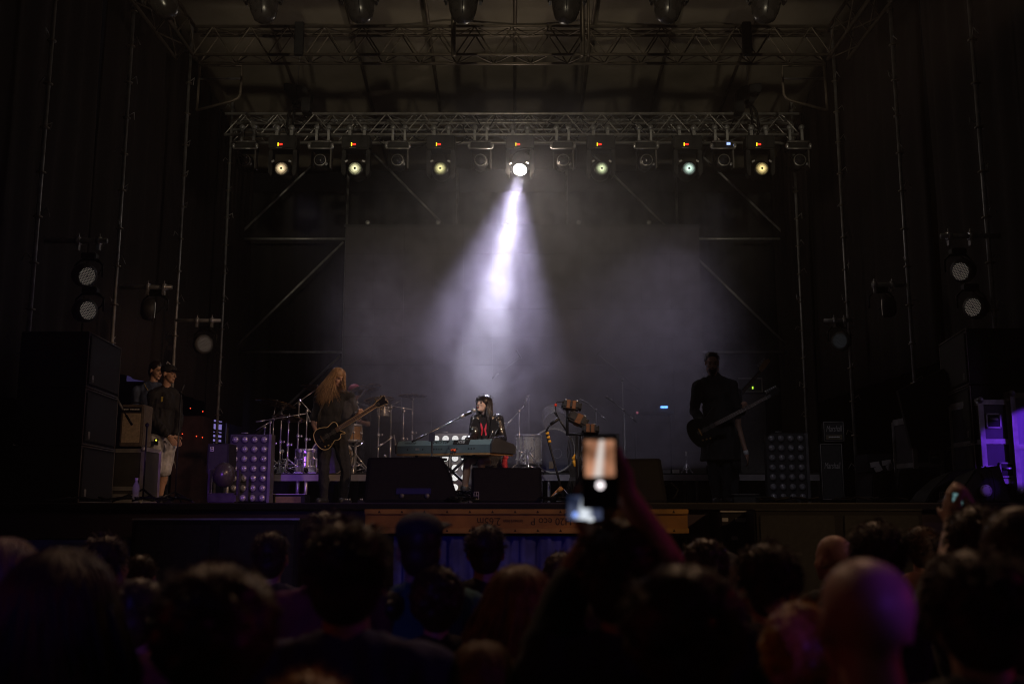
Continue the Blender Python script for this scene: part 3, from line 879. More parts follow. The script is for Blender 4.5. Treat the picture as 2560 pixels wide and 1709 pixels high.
# right corner wedges
wedge('floor_monitor', 'grey faced wedge monitor left of its twin near the case with straps', [(2180, 1256), (2183, 1180), (2235, 1174), (2240, 1256)], 9.6, .4)
wedge('floor_monitor', 'grey faced wedge monitor close to the right side fill stack', [(2243, 1256), (2250, 1172), (2305, 1170), (2345, 1185), (2338, 1256)], 9.4, .4)
for nm in ('wedge_face',):
    pass
wl = wedge('floor_monitor', 'large wedge monitor lying with the small window emblem on the right edge', [(2312, 1256), (2332, 1222), (2376, 1178), (2440, 1168), (2440, 1256)], 8.8, .4, False, (-.1, .06))
# purple lit wedge with round plate
wz = wedge('floor_monitor', 'wedge monitor with a round violet-lit plate at the right end of the stage', [(2385, 1262), (2440, 1170), (2500, 1162), (2530, 1262)], 8.35, .4)
pc = W(2462, 1226, 8.34) - wz.location
MB().lathe([(.018, .0), (.048, 0), (.05, .012), (.018, .012)], pc + Vector((0, -.012, 0)), (0, -1, 0), 28).build('round_plate', mat('plate_pale', (.7, .7, .72), .45), wz)
hb = MB()
for k in range(8): hb.lathe([(0, 0), (.003, 0), (.003, .004)], pc + Vector((.038 * math.cos(k * PI / 4), -.026, .038 * math.sin(k * PI / 4))), (0, -1, 0), 8)
hb.build('screw', blackm, wz)
MB().path([pc + Vector(q) for q in ((.05, -.03, -.12), (.07, -.04, .02), (.05, -.04, .16), (.0, -.03, .2))], .006, 6).build('cable', rubber, wz)

# ------------------------------------------------------------------ flight cases
lam = mat('case_laminate', (.06, .055, .07), .6, var=.3, vs=8)
def flight_case(label, lo, hi, bands=(.5,), handles=(), m=lam):
    lo, hi = Vector(lo), Vector(hi); o = Vector(((lo.x + hi.x) / 2, lo.y, lo.z))
    t = thing('flight_case', label, 'flight case', o, 'road cases on and beside the stage')
    a, b = lo - o, hi - o
    MB().b2(a, b).build('body', m, t, .006)
    e = .022; E = MB()
    for x in (a.x, b.x):
        for y in (a.y, b.y): E.b2((x - e, y - e * .35, a.z), (x + e, y + e * .35, b.z))
        for z in (a.z, b.z): E.b2((x - e * .5, a.y, z - e), (x + e * .5, b.y, z + e))
    for z in [a.z + e * .8, b.z - e * .8] + [a.z + (b.z - a.z) * q for q in bands]:
        E.b2((a.x, a.y - .008, z - e), (b.x, a.y + .001, z + e))
        E.b2((a.x - .008, a.y, z - e), (a.x + .001, b.y, z + e))
    E.build('edging', alu, t)
    for x in (a.x, b.x):
        for z in (a.z, b.z):
            MB().ell((x, a.y, z), .03, seg=10, rings=6).build('ball_corner', steel, t)
    for hx, hz in handles:
        x, z = a.x + (b.x - a.x) * hx, a.z + (b.z - a.z) * hz
        h = MB(); 
        for q in ((-.06, 0, .012, .13), (.06, 0, .012, .13)): h.box((x + q[0], a.y - .006, z), (.012, .012, .13))
        h.box((x, a.y - .006, z + .06), (.13, .012, .012)); h.box((x, a.y - .006, z - .06), (.13, .012, .012))
        h.build('handle_dish', alu, t)
        MB().box((x, a.y - .004, z), (.10, .008, .10)).build('handle_recess', rubber, t)
        MB().tube((x - .035, a.y - .016, z + .012), (x + .035, a.y - .016, z + .012), .011, n=8).build('handle', steel, t)
    return t
Y = 8.9; zc_t = Zp(1000, Y); z0 = STG
fc = flight_case('tall two-part flight case with silver edges, lit violet at the right edge', (Xp(2459, Y, STG + .5), Y, z0 + .17), (Xp(2528, Y, STG + .5), Y + .6, zc_t), (.50,), ((.42, .75), (.12, .12), (.78, .16)))
MB().b2((-.05, .05, -.17), (.1, .5, -.01)).build('castor_board', blackm, fc)
fc2 = flight_case('flight case cut by the right frame edge, flooded with violet light', (Xp(2533, 8.86, 2.6), 8.86, z0 + .1), (Xp(2533, 8.86, 2.6) + .6, 9.3, Zp(983, 8.86)), (.45,), ((.3, .5),), mat('case_pale_lit', (.30, .28, .36), .5))  # paler laminate than the other cases stands in for the light here
flight_case('leaning narrow flight case left of the right side fill stack', (Xp(2285, 9.9, 2.4), 9.9, STG), (Xp(2350, 9.9, 2.4), 10.4, Zp(1045, 9.9)), (.45,), ((.75, .52),))
pan = MB().prism([(0, 0), (.34, -.02), (.50, .62), (.36, .78), (.02, .62), (-.10, .56)], -.02, .03)
o = pan.build('covered_case', drape); o.location = W(2278, 1120, 9.75); tag(o, 'black cloth thrown over the case left of the right side fill stack', 'cover')
tb = thing('open_rack', 'low rack with pale taped straps between the amplifier stack and the leaning case', 'rack', W(2180, 1256, 11.0))
tb.location.z = STG
x1 = Xp(2275, 11, 2) - tb.location.x; hz0 = Zp(1178, 11) - STG; hz1 = Zp(1143, 11) - STG
MB().b2((0, 0, 0), (x1, .5, hz0)).build('case', blackp, tb, .01)
for k in range(3):
    MB().box((x1 * (.12 + .3 * k), -.01, (hz0 + hz1) / 2 + .02 * k), (.10, .012, .055), (0, -.15, 0)).build('tape', mat('dull_tape', (.42, .38, .38), .7), tb)
    MB().box((x1 * (.2 + .3 * k), -.012, (hz0 + hz1) / 2 - .05 + .02 * k), (.08, .012, .06), (0, -.5, 0)).build('tape', mat('dull_tape', (.42, .38, .38), .7), tb)
MB().b2((-.02, 0.004, hz0), (x1, .4, hz1 + .04)).build('rack_unit', blackm, tb)

# left: flight case with guitar amplifier on it
Y = 10.9
xa, xb = Xp(286, Y, 2.3), Xp(358, Y, 2.3); zc1 = Zp(1122, Y)
flight_case('black flight case with a grey front under the tweed guitar amplifier', (xa - .2, Y, STG), (xb, Y + .5, zc1), (.13, .27), (), mat('case_black', (.05, .05, .045), .6, var=.3))
za = Zp(1010, Y); t = thing('guitar_amplifier', 'tan cloth guitar amplifier with a row of white knobs on a flight case', 'amplifier', ((xa + xb) / 2, Y + .02, zc1 + .03))
hA = za - zc1 - .03; wA = xb - xa - .06
MB().b2((-wA / 2, 0, 0), (wA / 2, .28, hA)).build('cabinet', mat('amp_tolex', (.16, .13, .11), .8, var=.3, vs=30), t, .012)
MB().b2((-wA / 2 + .03, -.008, .04), (wA / 2 - .03, .0, hA - .10)).build('grille_cloth', mat('amp_cloth', (.50, .40, .30), .85, var=.25, vs=40), t)
MB().b2((-wA / 2 + .02, -.01, hA - .085), (wA / 2 - .02, .0, hA - .03)).build('control_panel', blackm, t)
for k in range(10):
    if k == 3: continue
    MB().lathe([(.008, 0), (.008, .02), (0, .02)], (-wA / 2 + .05 + k * (wA - .1) / 9, -.01, hA - .057), (0, -1, 0), 10).build('knob', whitep, t)
MB().path([(-.05, .1, hA), (-.04, .1, hA + .03), (.06, .1, hA + .03), (.07, .1, hA)], .008, 6).build('carry_handle', rubber, t)

# right amplifier stack
script = 'Marshall'
def amp_box(name, label, px0, px1, py0, py1, Y, textsize, tz, knobs=False):
    z0, z1 = max(STG, Zp(py1, Y)), Zp(py0, Y); xa, xb = Xp(px0, Y, (z0 + z1) / 2), Xp(px1, Y, (z0 + z1) / 2); w = xb - xa; h = z1 - z0
    t = thing(name, label, 'amplifier', ((xa + xb) / 2, Y, z0), rz=R(-14))
    MB().b2((-w / 2, 0, 0), (w / 2, .34, h)).build('cabinet', blackp, t, .012)
    MB().b2((-w / 2 + .025, -.006, .025), (w / 2 - .025, 0, h - .03)).build('grille_cloth', grille, t)
    p = MB()
    for a, b in (((-1, 0), (1, 0)), ((-1, 1), (1, 1)), ((-1, 0), (-1, 1)), ((1, 0), (1, 1))):
        p.tube((a[0] * (w / 2 - .012), -.006, .012 + a[1] * (h - .024)), (b[0] * (w / 2 - .012), -.006, .012 + b[1] * (h - .024)), .004, n=5)
    p.build('piping', mat('piping', (.25, .24, .23), .6), t)
    text(script, textsize, mat('script_grey', (.34, .33, .32), .6), 'lettering', t, (0, -.010, h * tz), (R(90), 0, 0), .002, shear=.35, sx=.5)  # lettering greyed down from white
    if knobs:
        MB().b2((-w / 2 + .03, -.01, .03), (w / 2 - .03, -.004, .085)).build('control_panel', mat('amp_panel', (.12, .10, .06), .4, .5), t)
        for k in range(7): MB().lathe([(.009, 0), (.009, .015), (0, .015)], (-w / 2 + .07 + k * (w - .14) / 6, -.01, .058), (0, -1, 0), 8).build('knob', whitep, t)
    return t
amp_box('guitar_amplifier', 'black amplifier head with white script lettering on top of its cabinet', 2059, 2110, 1052, 1104, 12.3, .11, .62, True)
amp_box('speaker_cabinet', 'tall black guitar cabinet with white script lettering under the amplifier head', 2053, 2108, 1107, 1250, 12.3, .11, .60)

# bass rig behind the coated guitarist
Y = 15.0; t = thing('bass_cabinet', 'tall grey bass cabinet standing behind the bass player', 'speaker cabinet', (Xp(1880, Y, 3), Y, STG), 'bass rig')
x0, x1 = Xp(1846, Y, 3) - t.location.x, Xp(1918, Y, 3) - t.location.x; h = Zp(980, Y) - STG
MB().b2((x0, 0, 0), (x1, .4, h)).build('cabinet', blackp, t, .02)
MB().b2((x0 + .02, -.01, .04), (x1 - .02, 0, h - .03)).build('grille', mat('bass_grille', (.13, .13, .12), .8, var=.2, vs=30), t)
t2 = thing('bass_amplifier', 'bass amplifier head with silver edges and a small green light on the tall cabinet', 'amplifier', (t.location.x, Y, STG + h), 'bass rig')
h2 = Zp(942, Y) - Zp(978, Y)
MB().b2((x0 + .02, 0, 0), (x1 - .05, .35, h2)).build('case', blackm, t2, .01)
e = MB()
for zz in (.01, h2 - .01): e.b2((x0 + .02, -.012, zz - .008), (x1 - .05, -.002, zz + .008))
e.b2((x1 - .066, -.012, 0), (x1 - .05, -.002, h2)); e.build('edging', alu, t2)
MB().b2((.02, -.016, .05), (.035, -.006, .085)).build('indicator', em('green_led', (.5, 1, .05), 2.0), t2)

# low step boxes on the floor
for lab, a, b, Y, top, c in (('low tan fronted amplifier box behind the violet lamp panel', 683, 762, 13.2, 1235, (.16, .11, .05)), ('low grey box at the feet of the coated guitarist', 1828, 1898, 12.9, 1236, (.05, .05, .045))):
    z = Zp(top, Y); xa, xb = Xp(a, Y, z), Xp(b, Y, z); t = thing('floor_amplifier', lab, 'amplifier', ((xa + xb) / 2, Y, STG)); w = xb - xa
    MB().b2((-w / 2, 0, 0), (w / 2, .35, z - STG)).build('cabinet', blackp, t, .008)
    MB().b2((-w / 2 + .03, -.006, .0), (w / 2 - .05, 0, z - STG - .03)).build('grille_cloth', mat('cloth_' + lab[:8], c, .8, var=.2, vs=30), t)
    MB().b2((-w / 2, -.006, z - STG), (w / 2, .02, z - STG + .006)).build('metal_edge', alu, t)
# monitor box on a case at far left, dark moving light on the floor
t = thing('moving_head_light', 'dark moving light standing on the floor left of the violet lamp panel', 'stage light', (Xp(560, 11.9, 2.0), 11.9, STG))
MB().b2((-.17, -.1, 0), (.17, .1, .12)).build('base', scuffed, t, .02)
for s in (-1, 1): MB().b2((s * .17 - .012, -.05, .1), (s * .17 + .012, .05, .40)).build('yoke_arm', scuffed, t, .008)
MB().ell((0, -.02, .33), (.13, .16, .15)).build('head', glossy, t)
t = thing('side_monitor', 'black speaker box with a faint emblem on a stand left of the violet lamp panel', 'loudspeaker', (Xp(546, 12.4, 2.4), 12.4, Zp(1182, 12.4)))
x0, x1 = Xp(518, 12.4, 2.4) - t.location.x, Xp(572, 12.4, 2.4) - t.location.x; h = Zp(1108, 12.4) - Zp(1182, 12.4)
MB().b2((x0, 0, 0), (x1, .35, h)).build('cabinet', blackp, t, .01); MB().b2((x0 + .02, -.006, .02), (x1 - .02, 0, h - .02)).build('grille', grille, t)
z_ = STG - t.location.z
for q in (x0 + .03, x1 - .03): MB().tube((q, .1, z_), (q, .1, 0), .02).build('leg', steel, t)
window_logo(t, (x0 + .06, -.01, h - .07), (.02, 0, 0), (0, 0, .016))

# ------------------------------------------------------------------ stands
def tripod(mb, z0, spread, h, r=.011, n=3, a0=.3, c=(0, 0)):
    for k in range(n):
        a = a0 + 2 * PI * k / n
        f_ = Vector((c[0] + spread * math.cos(a), c[1] + spread * math.sin(a), z0 + .012))
        mb.tube(Vector((c[0], c[1], z0 + h)), f_, r, n=6)
        mb.tube(Vector((c[0], c[1], z0 + h * .35)), (Vector((c[0], c[1], z0 + h)) + f_) / 2, r * .7, n=5)
        mb.ell(f_, (.016, .016, .012), seg=8, rings=5)
    return mb
brass = mat('cymbal_bronze', (.42, .27, .12), .28, 1.0, var=.3, vs=12)
def cymbal_stand(label, px, Y, pyc, rad, tilt=(0, 0), zb=None, boom=None, grp='cymbal stands'):
    """straight or boom cymbal stand; boom: (px, py) where the arm ends and the cymbal sits"""
    zb = STG if zb is None else zb; zt = Zp(pyc, Y)
    t = thing('cymbal_stand', label, 'cymbal stand', (Xp(px, Y, zt), Y, zb), grp); h = zt - zb
    m = MB(); tripod(m, 0, .28, .22, a0=random.random()); m.build('tripod', chrome, t)
    MB().tube((0, 0, .1), (0, 0, h * .55), .014).build('tube', chrome, t)
    MB().tube((0, 0, h * .5), (0, 0, h), .010).build('tube', chrome, t)
    c = MB().lathe([(.02, -.025), (.024, -.02), (.024, .02), (.018, .025)], (0, 0, h * .53), n=12); c.tube((0, 0, h * .53), (.05, -.02, h * .53), .007); c.ell((.055, -.02, h * .53), (.015, .008, .02), seg=8, rings=6)
    c.ell((0, 0, h - .04), (.025, .02, .03), seg=8, rings=6)
    c.build('clamp', chrome, t)
    top = Vector((0, 0, h))
    if boom:
        e = W(boom[0], boom[1], Y) - t.location
        MB().tube(top - (e - top) * .45, e, .008).build('boom_arm', chrome, t); top = e
    if rad:
        cy = MB(); M = Euler((tilt[0], tilt[1], 0)).to_matrix(); N = M @ Vector((0, 0, 1))
        cy.lathe([(0, .022), (.03, .018), (.045, .006), (rad * .6, -.004), (rad, -.016), (rad, -.018), (rad * .6, -.007), (.045, .002), (.0, .016)], top + N * .02, N, 32, cap=False)
        cy.build('cymbal', brass, t)
        MB().tube(top, top + N * .07, .006).build('wing_nut', chrome, t)
    return t
def mic_stand(label, px, Y, py_top, boom_a, boom_b, mic_dir=None, zb=None, mt=chrome, grp='microphone stands', mic=True, spread=.3):
    zb = STG if zb is None else zb; zt = Zp(py_top, Y)
    t = thing('microphone_stand', label, 'microphone stand', (Xp(px, Y, zt), Y, zb), grp); h = zt - zb
    m = MB(); tripod(m, 0, spread, .14, a0=random.random() * 2); m.build('tripod', mt, t)
    MB().tube((0, 0, .05), (0, 0, h), .009).build('pole', mt, t)
    MB().ell((0, 0, h), (.022, .02, .025), seg=8, rings=6).build('clutch', mt, t)
    a, b = W(*boom_a, Y) - t.location, W(*boom_b, Y) - t.location
    MB().tube(a, b, .007).build('boom', mt, t)
    MB().tube(a, a + (b - a).normalized() * .12, .013).build('counterweight', mt, t)
    if mic:
        d = Vector(mic_dir).normalized() if mic_dir else (b - a).normalized()
        MB().tube(b - d * .02, b + d * .11, .011, .014).build('microphone', steel, t)
        MB().ell(b + d * .12, (.018,) * 3, seg=10, rings=8).build('microphone_grille', alu, t)
    return t
random.seed(11)
cymbal_stand('leftmost cymbal stand, its wide cymbal tilted, at the left kit', 684, 14.3, 1040, .30, (-.12, .18), zRL, boom=(690, 1010))
cymbal_stand('cymbal stand with a smaller cymbal left of the long haired guitarist', 722, 14.2, 1046, .24, (-.15, .1), zRL)
cymbal_stand('tall boom cymbal stand whose cymbal shows beside the long hair', 748, 14.9, 1003, .25, (-.12, .15), zRL, boom=(792, 972))
cymbal_stand('boom cymbal stand right behind the shoulder of the guitarist', 893, 15.0, 1000, .25, (-.15, -.25), zRL, boom=(913, 974))
cymbal_stand('cymbal stand behind the head of the guitar', 948, 14.3, 1000, .22, (-.12, -.1), zRL)
cymbal_stand('bare topped stand right of the head of the guitar', 978, 14.5, 1012, 0, (0, 0), zRL, boom=(1004, 1000))
cymbal_stand('stand with two small clamps between the kit and the keyboard', 1009, 14.0, 1020, 0, (0, 0), zRL, boom=(960, 1012))
cymbal_stand('cymbal stand with one flat cymbal just left of the smoke', 1032, 14.4, 990, .21, (-.03, .0), zRL)
cymbal_stand('bare stand at the far left end of the left riser', 662, 14.6, 1062, 0, (0, 0), zRL, boom=(640, 1075))
cymbal_stand('bare stand with a bright joint behind the low cymbal of the left kit', 704, 14.8, 1030, 0, (0, 0), zRL)
cymbal_stand('bare stand close to the elbow of the long haired guitarist', 768, 14.6, 1020, 0, (0, 0), zRL, boom=(748, 998))
mic_stand('overhead microphone stand with its long arm left of the violet lit stands', 676, 14.0, 1056, (640, 1054), (767, 1033), (.4, 0, -1), zRL)
mic_stand('low microphone stand in the left kit behind the wedge', 963, 14.0, 1140, (940, 1120), (985, 1090), (.2, 0, -1), zRL)
mic_stand('dark microphone stand beside the crew men', 452, 12.2, 980, (452, 985), (460, 960), (0, 0, 1), mt=blackm, mic=False)
mic_stand('black boom stand in front of the tan guitar amplifier', 368, 10.3, 1062, (330, 1062), (305, 1020), (-.6, 0, 1), mt=blackm)
mic_stand('stand with a cross bar in front of the sparkle floor tom', 1298, 13.6, 1028, (1265, 1064), (1312, 1012), (.3, 0, 1), zRR)
mic_stand('overhead stand whose arm rises into the smoke, its microphone above the pianist', 1322, 14.9, 990, (1230, 945), (1302, 893), (-.6, 0, 1), zRR)
mic_stand('tall thin stand with its arm rising above the raised phone', 1556, 14.4, 950, (1600, 975), (1494, 885), (.6, 0, 1), zRR)
mic_stand('stand with a thick drooping arm right of the sparkle drums', 1490, 14.4, 1025, (1518, 1052), (1470, 1008), (-.6, 0, .3), zRR)
mic_stand('stand with a drooping thin arm beside the black wedge on the right', 1561, 13.7, 1025, (1592, 1055), (1535, 1005), (-.7, 0, .5), STG)
mic_stand('small stand at the edge of the far right riser', 1716, 14.5, 1140, (1716, 1150), (1716, 1136), (0, 0, 1), zRB, mic=False, spread=.09)
# cross bar on the first stand
for lab, px, py, Yd in (('stick clamp', 0, 0, 0),): pass

# drums
champ = mat('sparkle_wrap', (.80, .76, .64), .35, .1, var=.35, vs=60, bump=.3)
ambr = mat('amber_shell', (.36, .20, .08), .25, var=.3, vs=10)
head_m = mat('drum_head', (.62, .60, .58), .5); clear = mat('smoked_head', (.06, .065, .09), .3, spec=.8, var=.3, vs=6)
def drum(name, label, c, r, h, m, axis=(0, 0, 1), head=head_m, parent=None, lugs=8, legs=0, zb=None, two=True):
    t = thing(name, label, 'drum', c, 'drums') if parent is None else thing(name, None, None, c)
    if parent is not None: t.parent = parent
    Mq = Vector(axis).to_track_quat('Z', 'Y').to_matrix()
    MB().lathe([(r * .97, 0), (r * .97, h)], (0, 0, 0), axis, 36, cap=False).build('shell', m, t)
    for q in (0.01, h - .01):
        MB().lathe([(r * .97, -.018), (r * 1.04, -.018), (r * 1.04, .018), (r * .97, .018)], Mq @ Vector((0, 0, q)), axis, 36, cap=False).build('hoop', chrome if name != 'bass_drum' else mat('pale_hoop', (.85, .80, .70), .4), t)
    for q, s in ((.004, -1), (h - .004, 1)):
        MB().lathe([(0, 0), (r * .98, 0)], Mq @ Vector((0, 0, q)), axis, 36, cap=False).build('drumhead', head, t)
    for k in range(lugs):
        a = 2 * PI * (k + .5) / lugs
        p = lambda z, rr=r * 1.02: Mq @ Vector((rr * math.cos(a), rr * math.sin(a), z))
        m_ = MB(); m_.tube(p(0), p(h), .005, n=5); m_.ell(p(h * .5 if h < .3 else h * .15), .018, seg=8, rings=6)
        if h >= .3: m_.ell(p(h * .85), .018, seg=8, rings=6)
        m_.build('lug', chrome, t)
    if legs:
        for k in range(3):
            a = .5 + 2 * PI * k / 3
            MB().path([(r * 1.04 * math.cos(a), r * 1.04 * math.sin(a), h * .5), (r * 1.04 * math.cos(a), r * 1.04 * math.sin(a), -legs + .05), (r * 1.15 * math.cos(a), r * 1.15 * math.sin(a), -legs)], .008, 6).build('leg', chrome, t)
    return t
c = W(1383, 1122, 14.1)
bd = drum('bass_drum', 'large bass drum with a dark see-through front at the right kit', (c.x, 14.1, zRR + .318), .305, .42, champ, (0, 1, 0), clear, lugs=10)
MB().lathe([(.062, 0), (.067, 0)], (.055, -.012, -.04), (0, 1, 0), 24, cap=False).build('port_ring', whitep, bd)
for s in (-1, 1): MB().tube((s * .28, .1, -.12), (s * .36, -.05, -.31), .010).build('spur', chrome, bd)
MB().box((-.03, -.02, -.2), (.06, .02, .10)).build('head_patch', mat('patch', (.4, .28, .16), .7), bd)
rt = drum('rack_tom', None, (.04, .12, .40), .17, .24, mat('silver_sparkle', (.5, .5, .5), .3, .4, var=.3, vs=60), (-.1, .85, .5), head_m, bd, 6)
MB().tube((.04, .2, .28), (.04, .2, .46), .012).build('tom_mount', chrome, bd)
rt = drum('rack_tom', None, (-.0, .35, .42), .14, .22, champ, (.1, .9, .4), head_m, bd, 6)
c = W(1322, 1132, 13.9)
drum('floor_tom', 'pale sparkle floor tom left of the dark bass drum', (c.x, 13.95, zRR + .12), .185, .40, champ, lugs=8, legs=.12)
c = W(886, 1100, 14.5)
drum('snare_drum', 'amber snare drum behind the guitar neck on the left kit', (c.x, 14.2, Zp(1104, 14.2)), .155, .24, ambr, lugs=8)
c = W(958, 1045, 14.5)
drum('small_tom', 'small chrome tom just below the head of the guitar', (c.x, 14.5, Zp(1040, 14.5)), .09, .14, chrome, lugs=6)
c = W(764, 1138, 14.4)
drum('floor_tom', 'silver floor tom left of the guitarist at the left kit', (c.x, 14.4, zRL + .1), .15, .26, mat('chrome_shell', (.6, .62, .65), .25, .9), lugs=6, legs=.1)
c = W(825, 1120, 14.9)
drum('bass_drum', 'bass drum of the left kit hidden behind the guitarist', (c.x, 14.9, zRL + .29), .28, .4, ambr, (0, 1, 0), clear, lugs=8)
# stands under the snare, pedals
def low_stand(label, px, Y, zb, h):
    t = thing('snare_stand', label, 'stand', (Xp(px, Y, zb), Y, zb), 'low folding drum stands')
    m = MB(); tripod(m, 0, .26, .3, .012, a0=.6); m.build('tripod', chrome, t)
    MB().tube((0, 0, .05), (0, 0, h), .013).build('tube', chrome, t)
    for k in range(3):
        a = .9 + k * 2.1; MB().path([(0, 0, h - .06), (.12 * math.cos(a), .12 * math.sin(a), h - .02), (.16 * math.cos(a), .16 * math.sin(a), h + .03)], .008, 6).build('basket_arm', chrome, t)
    return t
low_stand('folding stand under the amber snare drum', 886, 14.2, zRL, Zp(1106, 14.2) - zRL)
low_stand('low folding stand left of the dark bass drum', 1318, 13.5, zRR - .0, .3)
for i, (px, Y, zb, lab) in enumerate(((700, 13.9, zRL, 'leftmost shiny drum pedal among the stand feet of the left kit'), (745, 13.8, zRL, 'shiny drum pedal in the middle of the left kit floor'), (778, 13.75, zRL, 'tilted chrome drum pedal just left of the trousers of the guitarist'))):
    t = thing('drum_pedal', lab, 'pedal', (Xp(px, Y, zb), Y, zb), 'drum pedals')
    MB().box((0, 0, .05), (.09, .26, .012), (.3, 0, .2)).build('footboard', chrome, t, .003)
    MB().box((0, .03, .006), (.11, .3, .012), (0, 0, .2)).build('baseplate', steel, t, .002)
    for s in (-1, 1): MB().tube((s * .045, .12, .01), (s * .045, .12, .2), .01).build('post', chrome, t)
    MB().tube((-.05, .12, .2), (.05, .12, .2), .008).build('axle', chrome, t)
    MB().tube((0, .12, .2), (.02, .0, .30), .005).build('beater_rod', chrome, t); MB().ell((.02, 0, .31), .028, seg=10, rings=8).build('beater', whitep, t)

# ------------------------------------------------------------------ keyboard, its stand and the vocal microphone
KY = 11.75
pA, pB = W(993, 1079, 12.25), W(1225, 1051, 11.35)   # top rear corners: far left, near right
kb = thing('keyboard', 'long grey stage keyboard with white lettering on its back panel', 'keyboard', ((pA.x + pB.x) / 2, (pA.y + pB.y) / 2, 0))
dx = Vector((pB.x - pA.x, pB.y - pA.y, 0)); Lk = dx.length; ang = math.atan2(dx.y, dx.x)
zk = Zp(1132, KY) - .005
kb.location.z = zk + .005
kb.rotation_euler = (0, R(1.2), ang)
slate = mat('keyboard_slate', (.16, .22, .225), .45, .2, var=.12, vs=6)
hl = Lk / 2
prof = [(0, .0), (0, .095), (.03, .155), (.16, .158), (.40, .11), (.44, .085), (.44, .0)]   # (depth, height)
body = MB(); n = len(prof)
body.add([(-hl, y, z) for y, z in prof] + [(hl, y, z) for y, z in prof], [tuple(range(n)), tuple(reversed(range(n, 2 * n)))] + [(i, i + n, (i + 1) % n + n, (i + 1) % n) for i in range(n)])
body.build('body', slate, kb, .004)
for s in (-1, 1):
    e = MB(); pr = [(a - (.006 if a == 0 else -.006), z + (.004 if z > .01 else 0)) for a, z in prof]
    x0, x1 = (hl + .0005, hl + .03) if s > 0 else (-hl - .03, -hl - .0005)
    e.add([(x0, y, z) for y, z in pr] + [(x1, y, z) for y, z in pr], [tuple(range(n)), tuple(reversed(range(n, 2 * n)))] + [(i, i + n, (i + 1) % n + n, (i + 1) % n) for i in range(n)])
    e.build('end_cheek', mat('keyboard_cheek', (.045, .045, .048), .5, var=.2), kb, .004)
MB().b2((-hl, -.001, -.022), (hl, .43, -.001)).build('base_board', mat('keyboard_base', (.40, .22, .08), .6, var=.3, vs=8), kb)
band = MB(); band.add([(-hl, -.0015, .095), (hl, -.0015, .095), (hl, .029, .1555), (-hl, .029, .1555)], [(0, 1, 2, 3)])
bo = band.build('name_band', mat('keyboard_band', (.26, .38, .40), .4, .2), kb); md = bo.modifiers.new('s', 'SOLIDIFY'); md.thickness = .002
slope = math.atan2(.06, .03)
def kb_text(body_, size, m, x, z=.128, sx=1.0):
    return text(body_, size, m, 'lettering', kb, (x, .0095, z), (slope, 0, 0), .0008, sx=sx)
pl = MB(); pl.add([(.17, -.0045, .097), (.42, -.0045, .097), (.42, .0245, .154), (.17, .0245, .154)], [(0, 1, 2, 3)])
po = pl.build('name_plate', rubber, kb); md = po.modifiers.new('s', 'SOLIDIFY'); md.thickness = .001
kb_text('MOTIF', .055, rubber, -.02, sx=1.6)
t_ = text('XS8', .055, mat('grey_print', (.5, .55, .56), .5), 'lettering', kb, (.295, .0065, .127), (slope, 0, 0), .0008, sx=1.25)
kb_text('YAMAHA', .045, mat('dark_print', (.05, .06, .06), .5), -.52, sx=1.1)
for k, x in enumerate((-.55, -.3, -.12, -.08, -.04, 0.0, .12, .16, .2, .24, .42, .46, .5)):
    MB().lathe([(.0, 0), (.009, 0), (.009, .004)], (x, -.001, .05), (0, -1, 0), 8).build('socket', rubber, kb)
MB().b2((-.42, -.006, .04), (-.36, 0, .065)).build('rating_plate', alu, kb)
keys = MB()
for k in range(52): keys.b2((-hl + .06 + k * .0235, .30, .085 + .035), (-hl + .082 + k * .0235, .436, .122))
keys.build('keys', whitep, kb)
for q in ((.18, (.95, .12, .03)), (.215, (.95, .16, .04))):
    MB().tube((q[0], -.002, .035), (q[0] + .01, -.045, .03), .014, n=8).build('plug', mat('orange_plug', q[1], .4), kb)
    MB().path([(q[0] + .01, -.045, .03), (q[0] - .01, -.06, -.06), (q[0] - .02, -.05, -.25), (q[0] - .03, -.04, -.55), (q[0] + .02, -.06, -.74)], .005, 6).build('cable', rubber, kb)
for s in (-.45, .45): MB().lathe([(.015, -.02), (.02, 0)], (s, .05, -.02), n=10).build('foot', rubber, kb)
# X stand
ks = thing('keyboard_stand', 'black folding cross stand under the keyboard', 'stand', (kb.location.x, kb.location.y, STG), rz=ang)
hk = kb.location.z - STG - .03
for yy, s in ((.10, 1), (.30, -1)):
    MB().tube((-.42 * s, yy, .02), (.30 * s, yy, hk - .03), .017).build('leg', blackm, ks)
    MB().tube((-.42 * s, yy - .2, .02), (-.42 * s, yy + .2, .02), .016).build('foot_bar', blackm, ks)
for s in (-1, 1): MB().tube((.30 * s, .02, hk - .02), (.30 * s, .42, hk - .02), .018).build('support_bar', blackm, ks)
MB().lathe([(.045, -.02), (.045, .02)], (-.06, .2, hk * .52), (0, 1, 0), 14).build('pivot', blackm, ks)
for k in range(5):
    MB().path([(.02 * k, -.04, hk - .03), (.03 * k - .06, -.07, hk * .6), (.02 * k - .02, -.05, hk * .3), (-.05 + .04 * k, -.07, .01)], .005, 5).build('hanging_cable', rubber, ks)
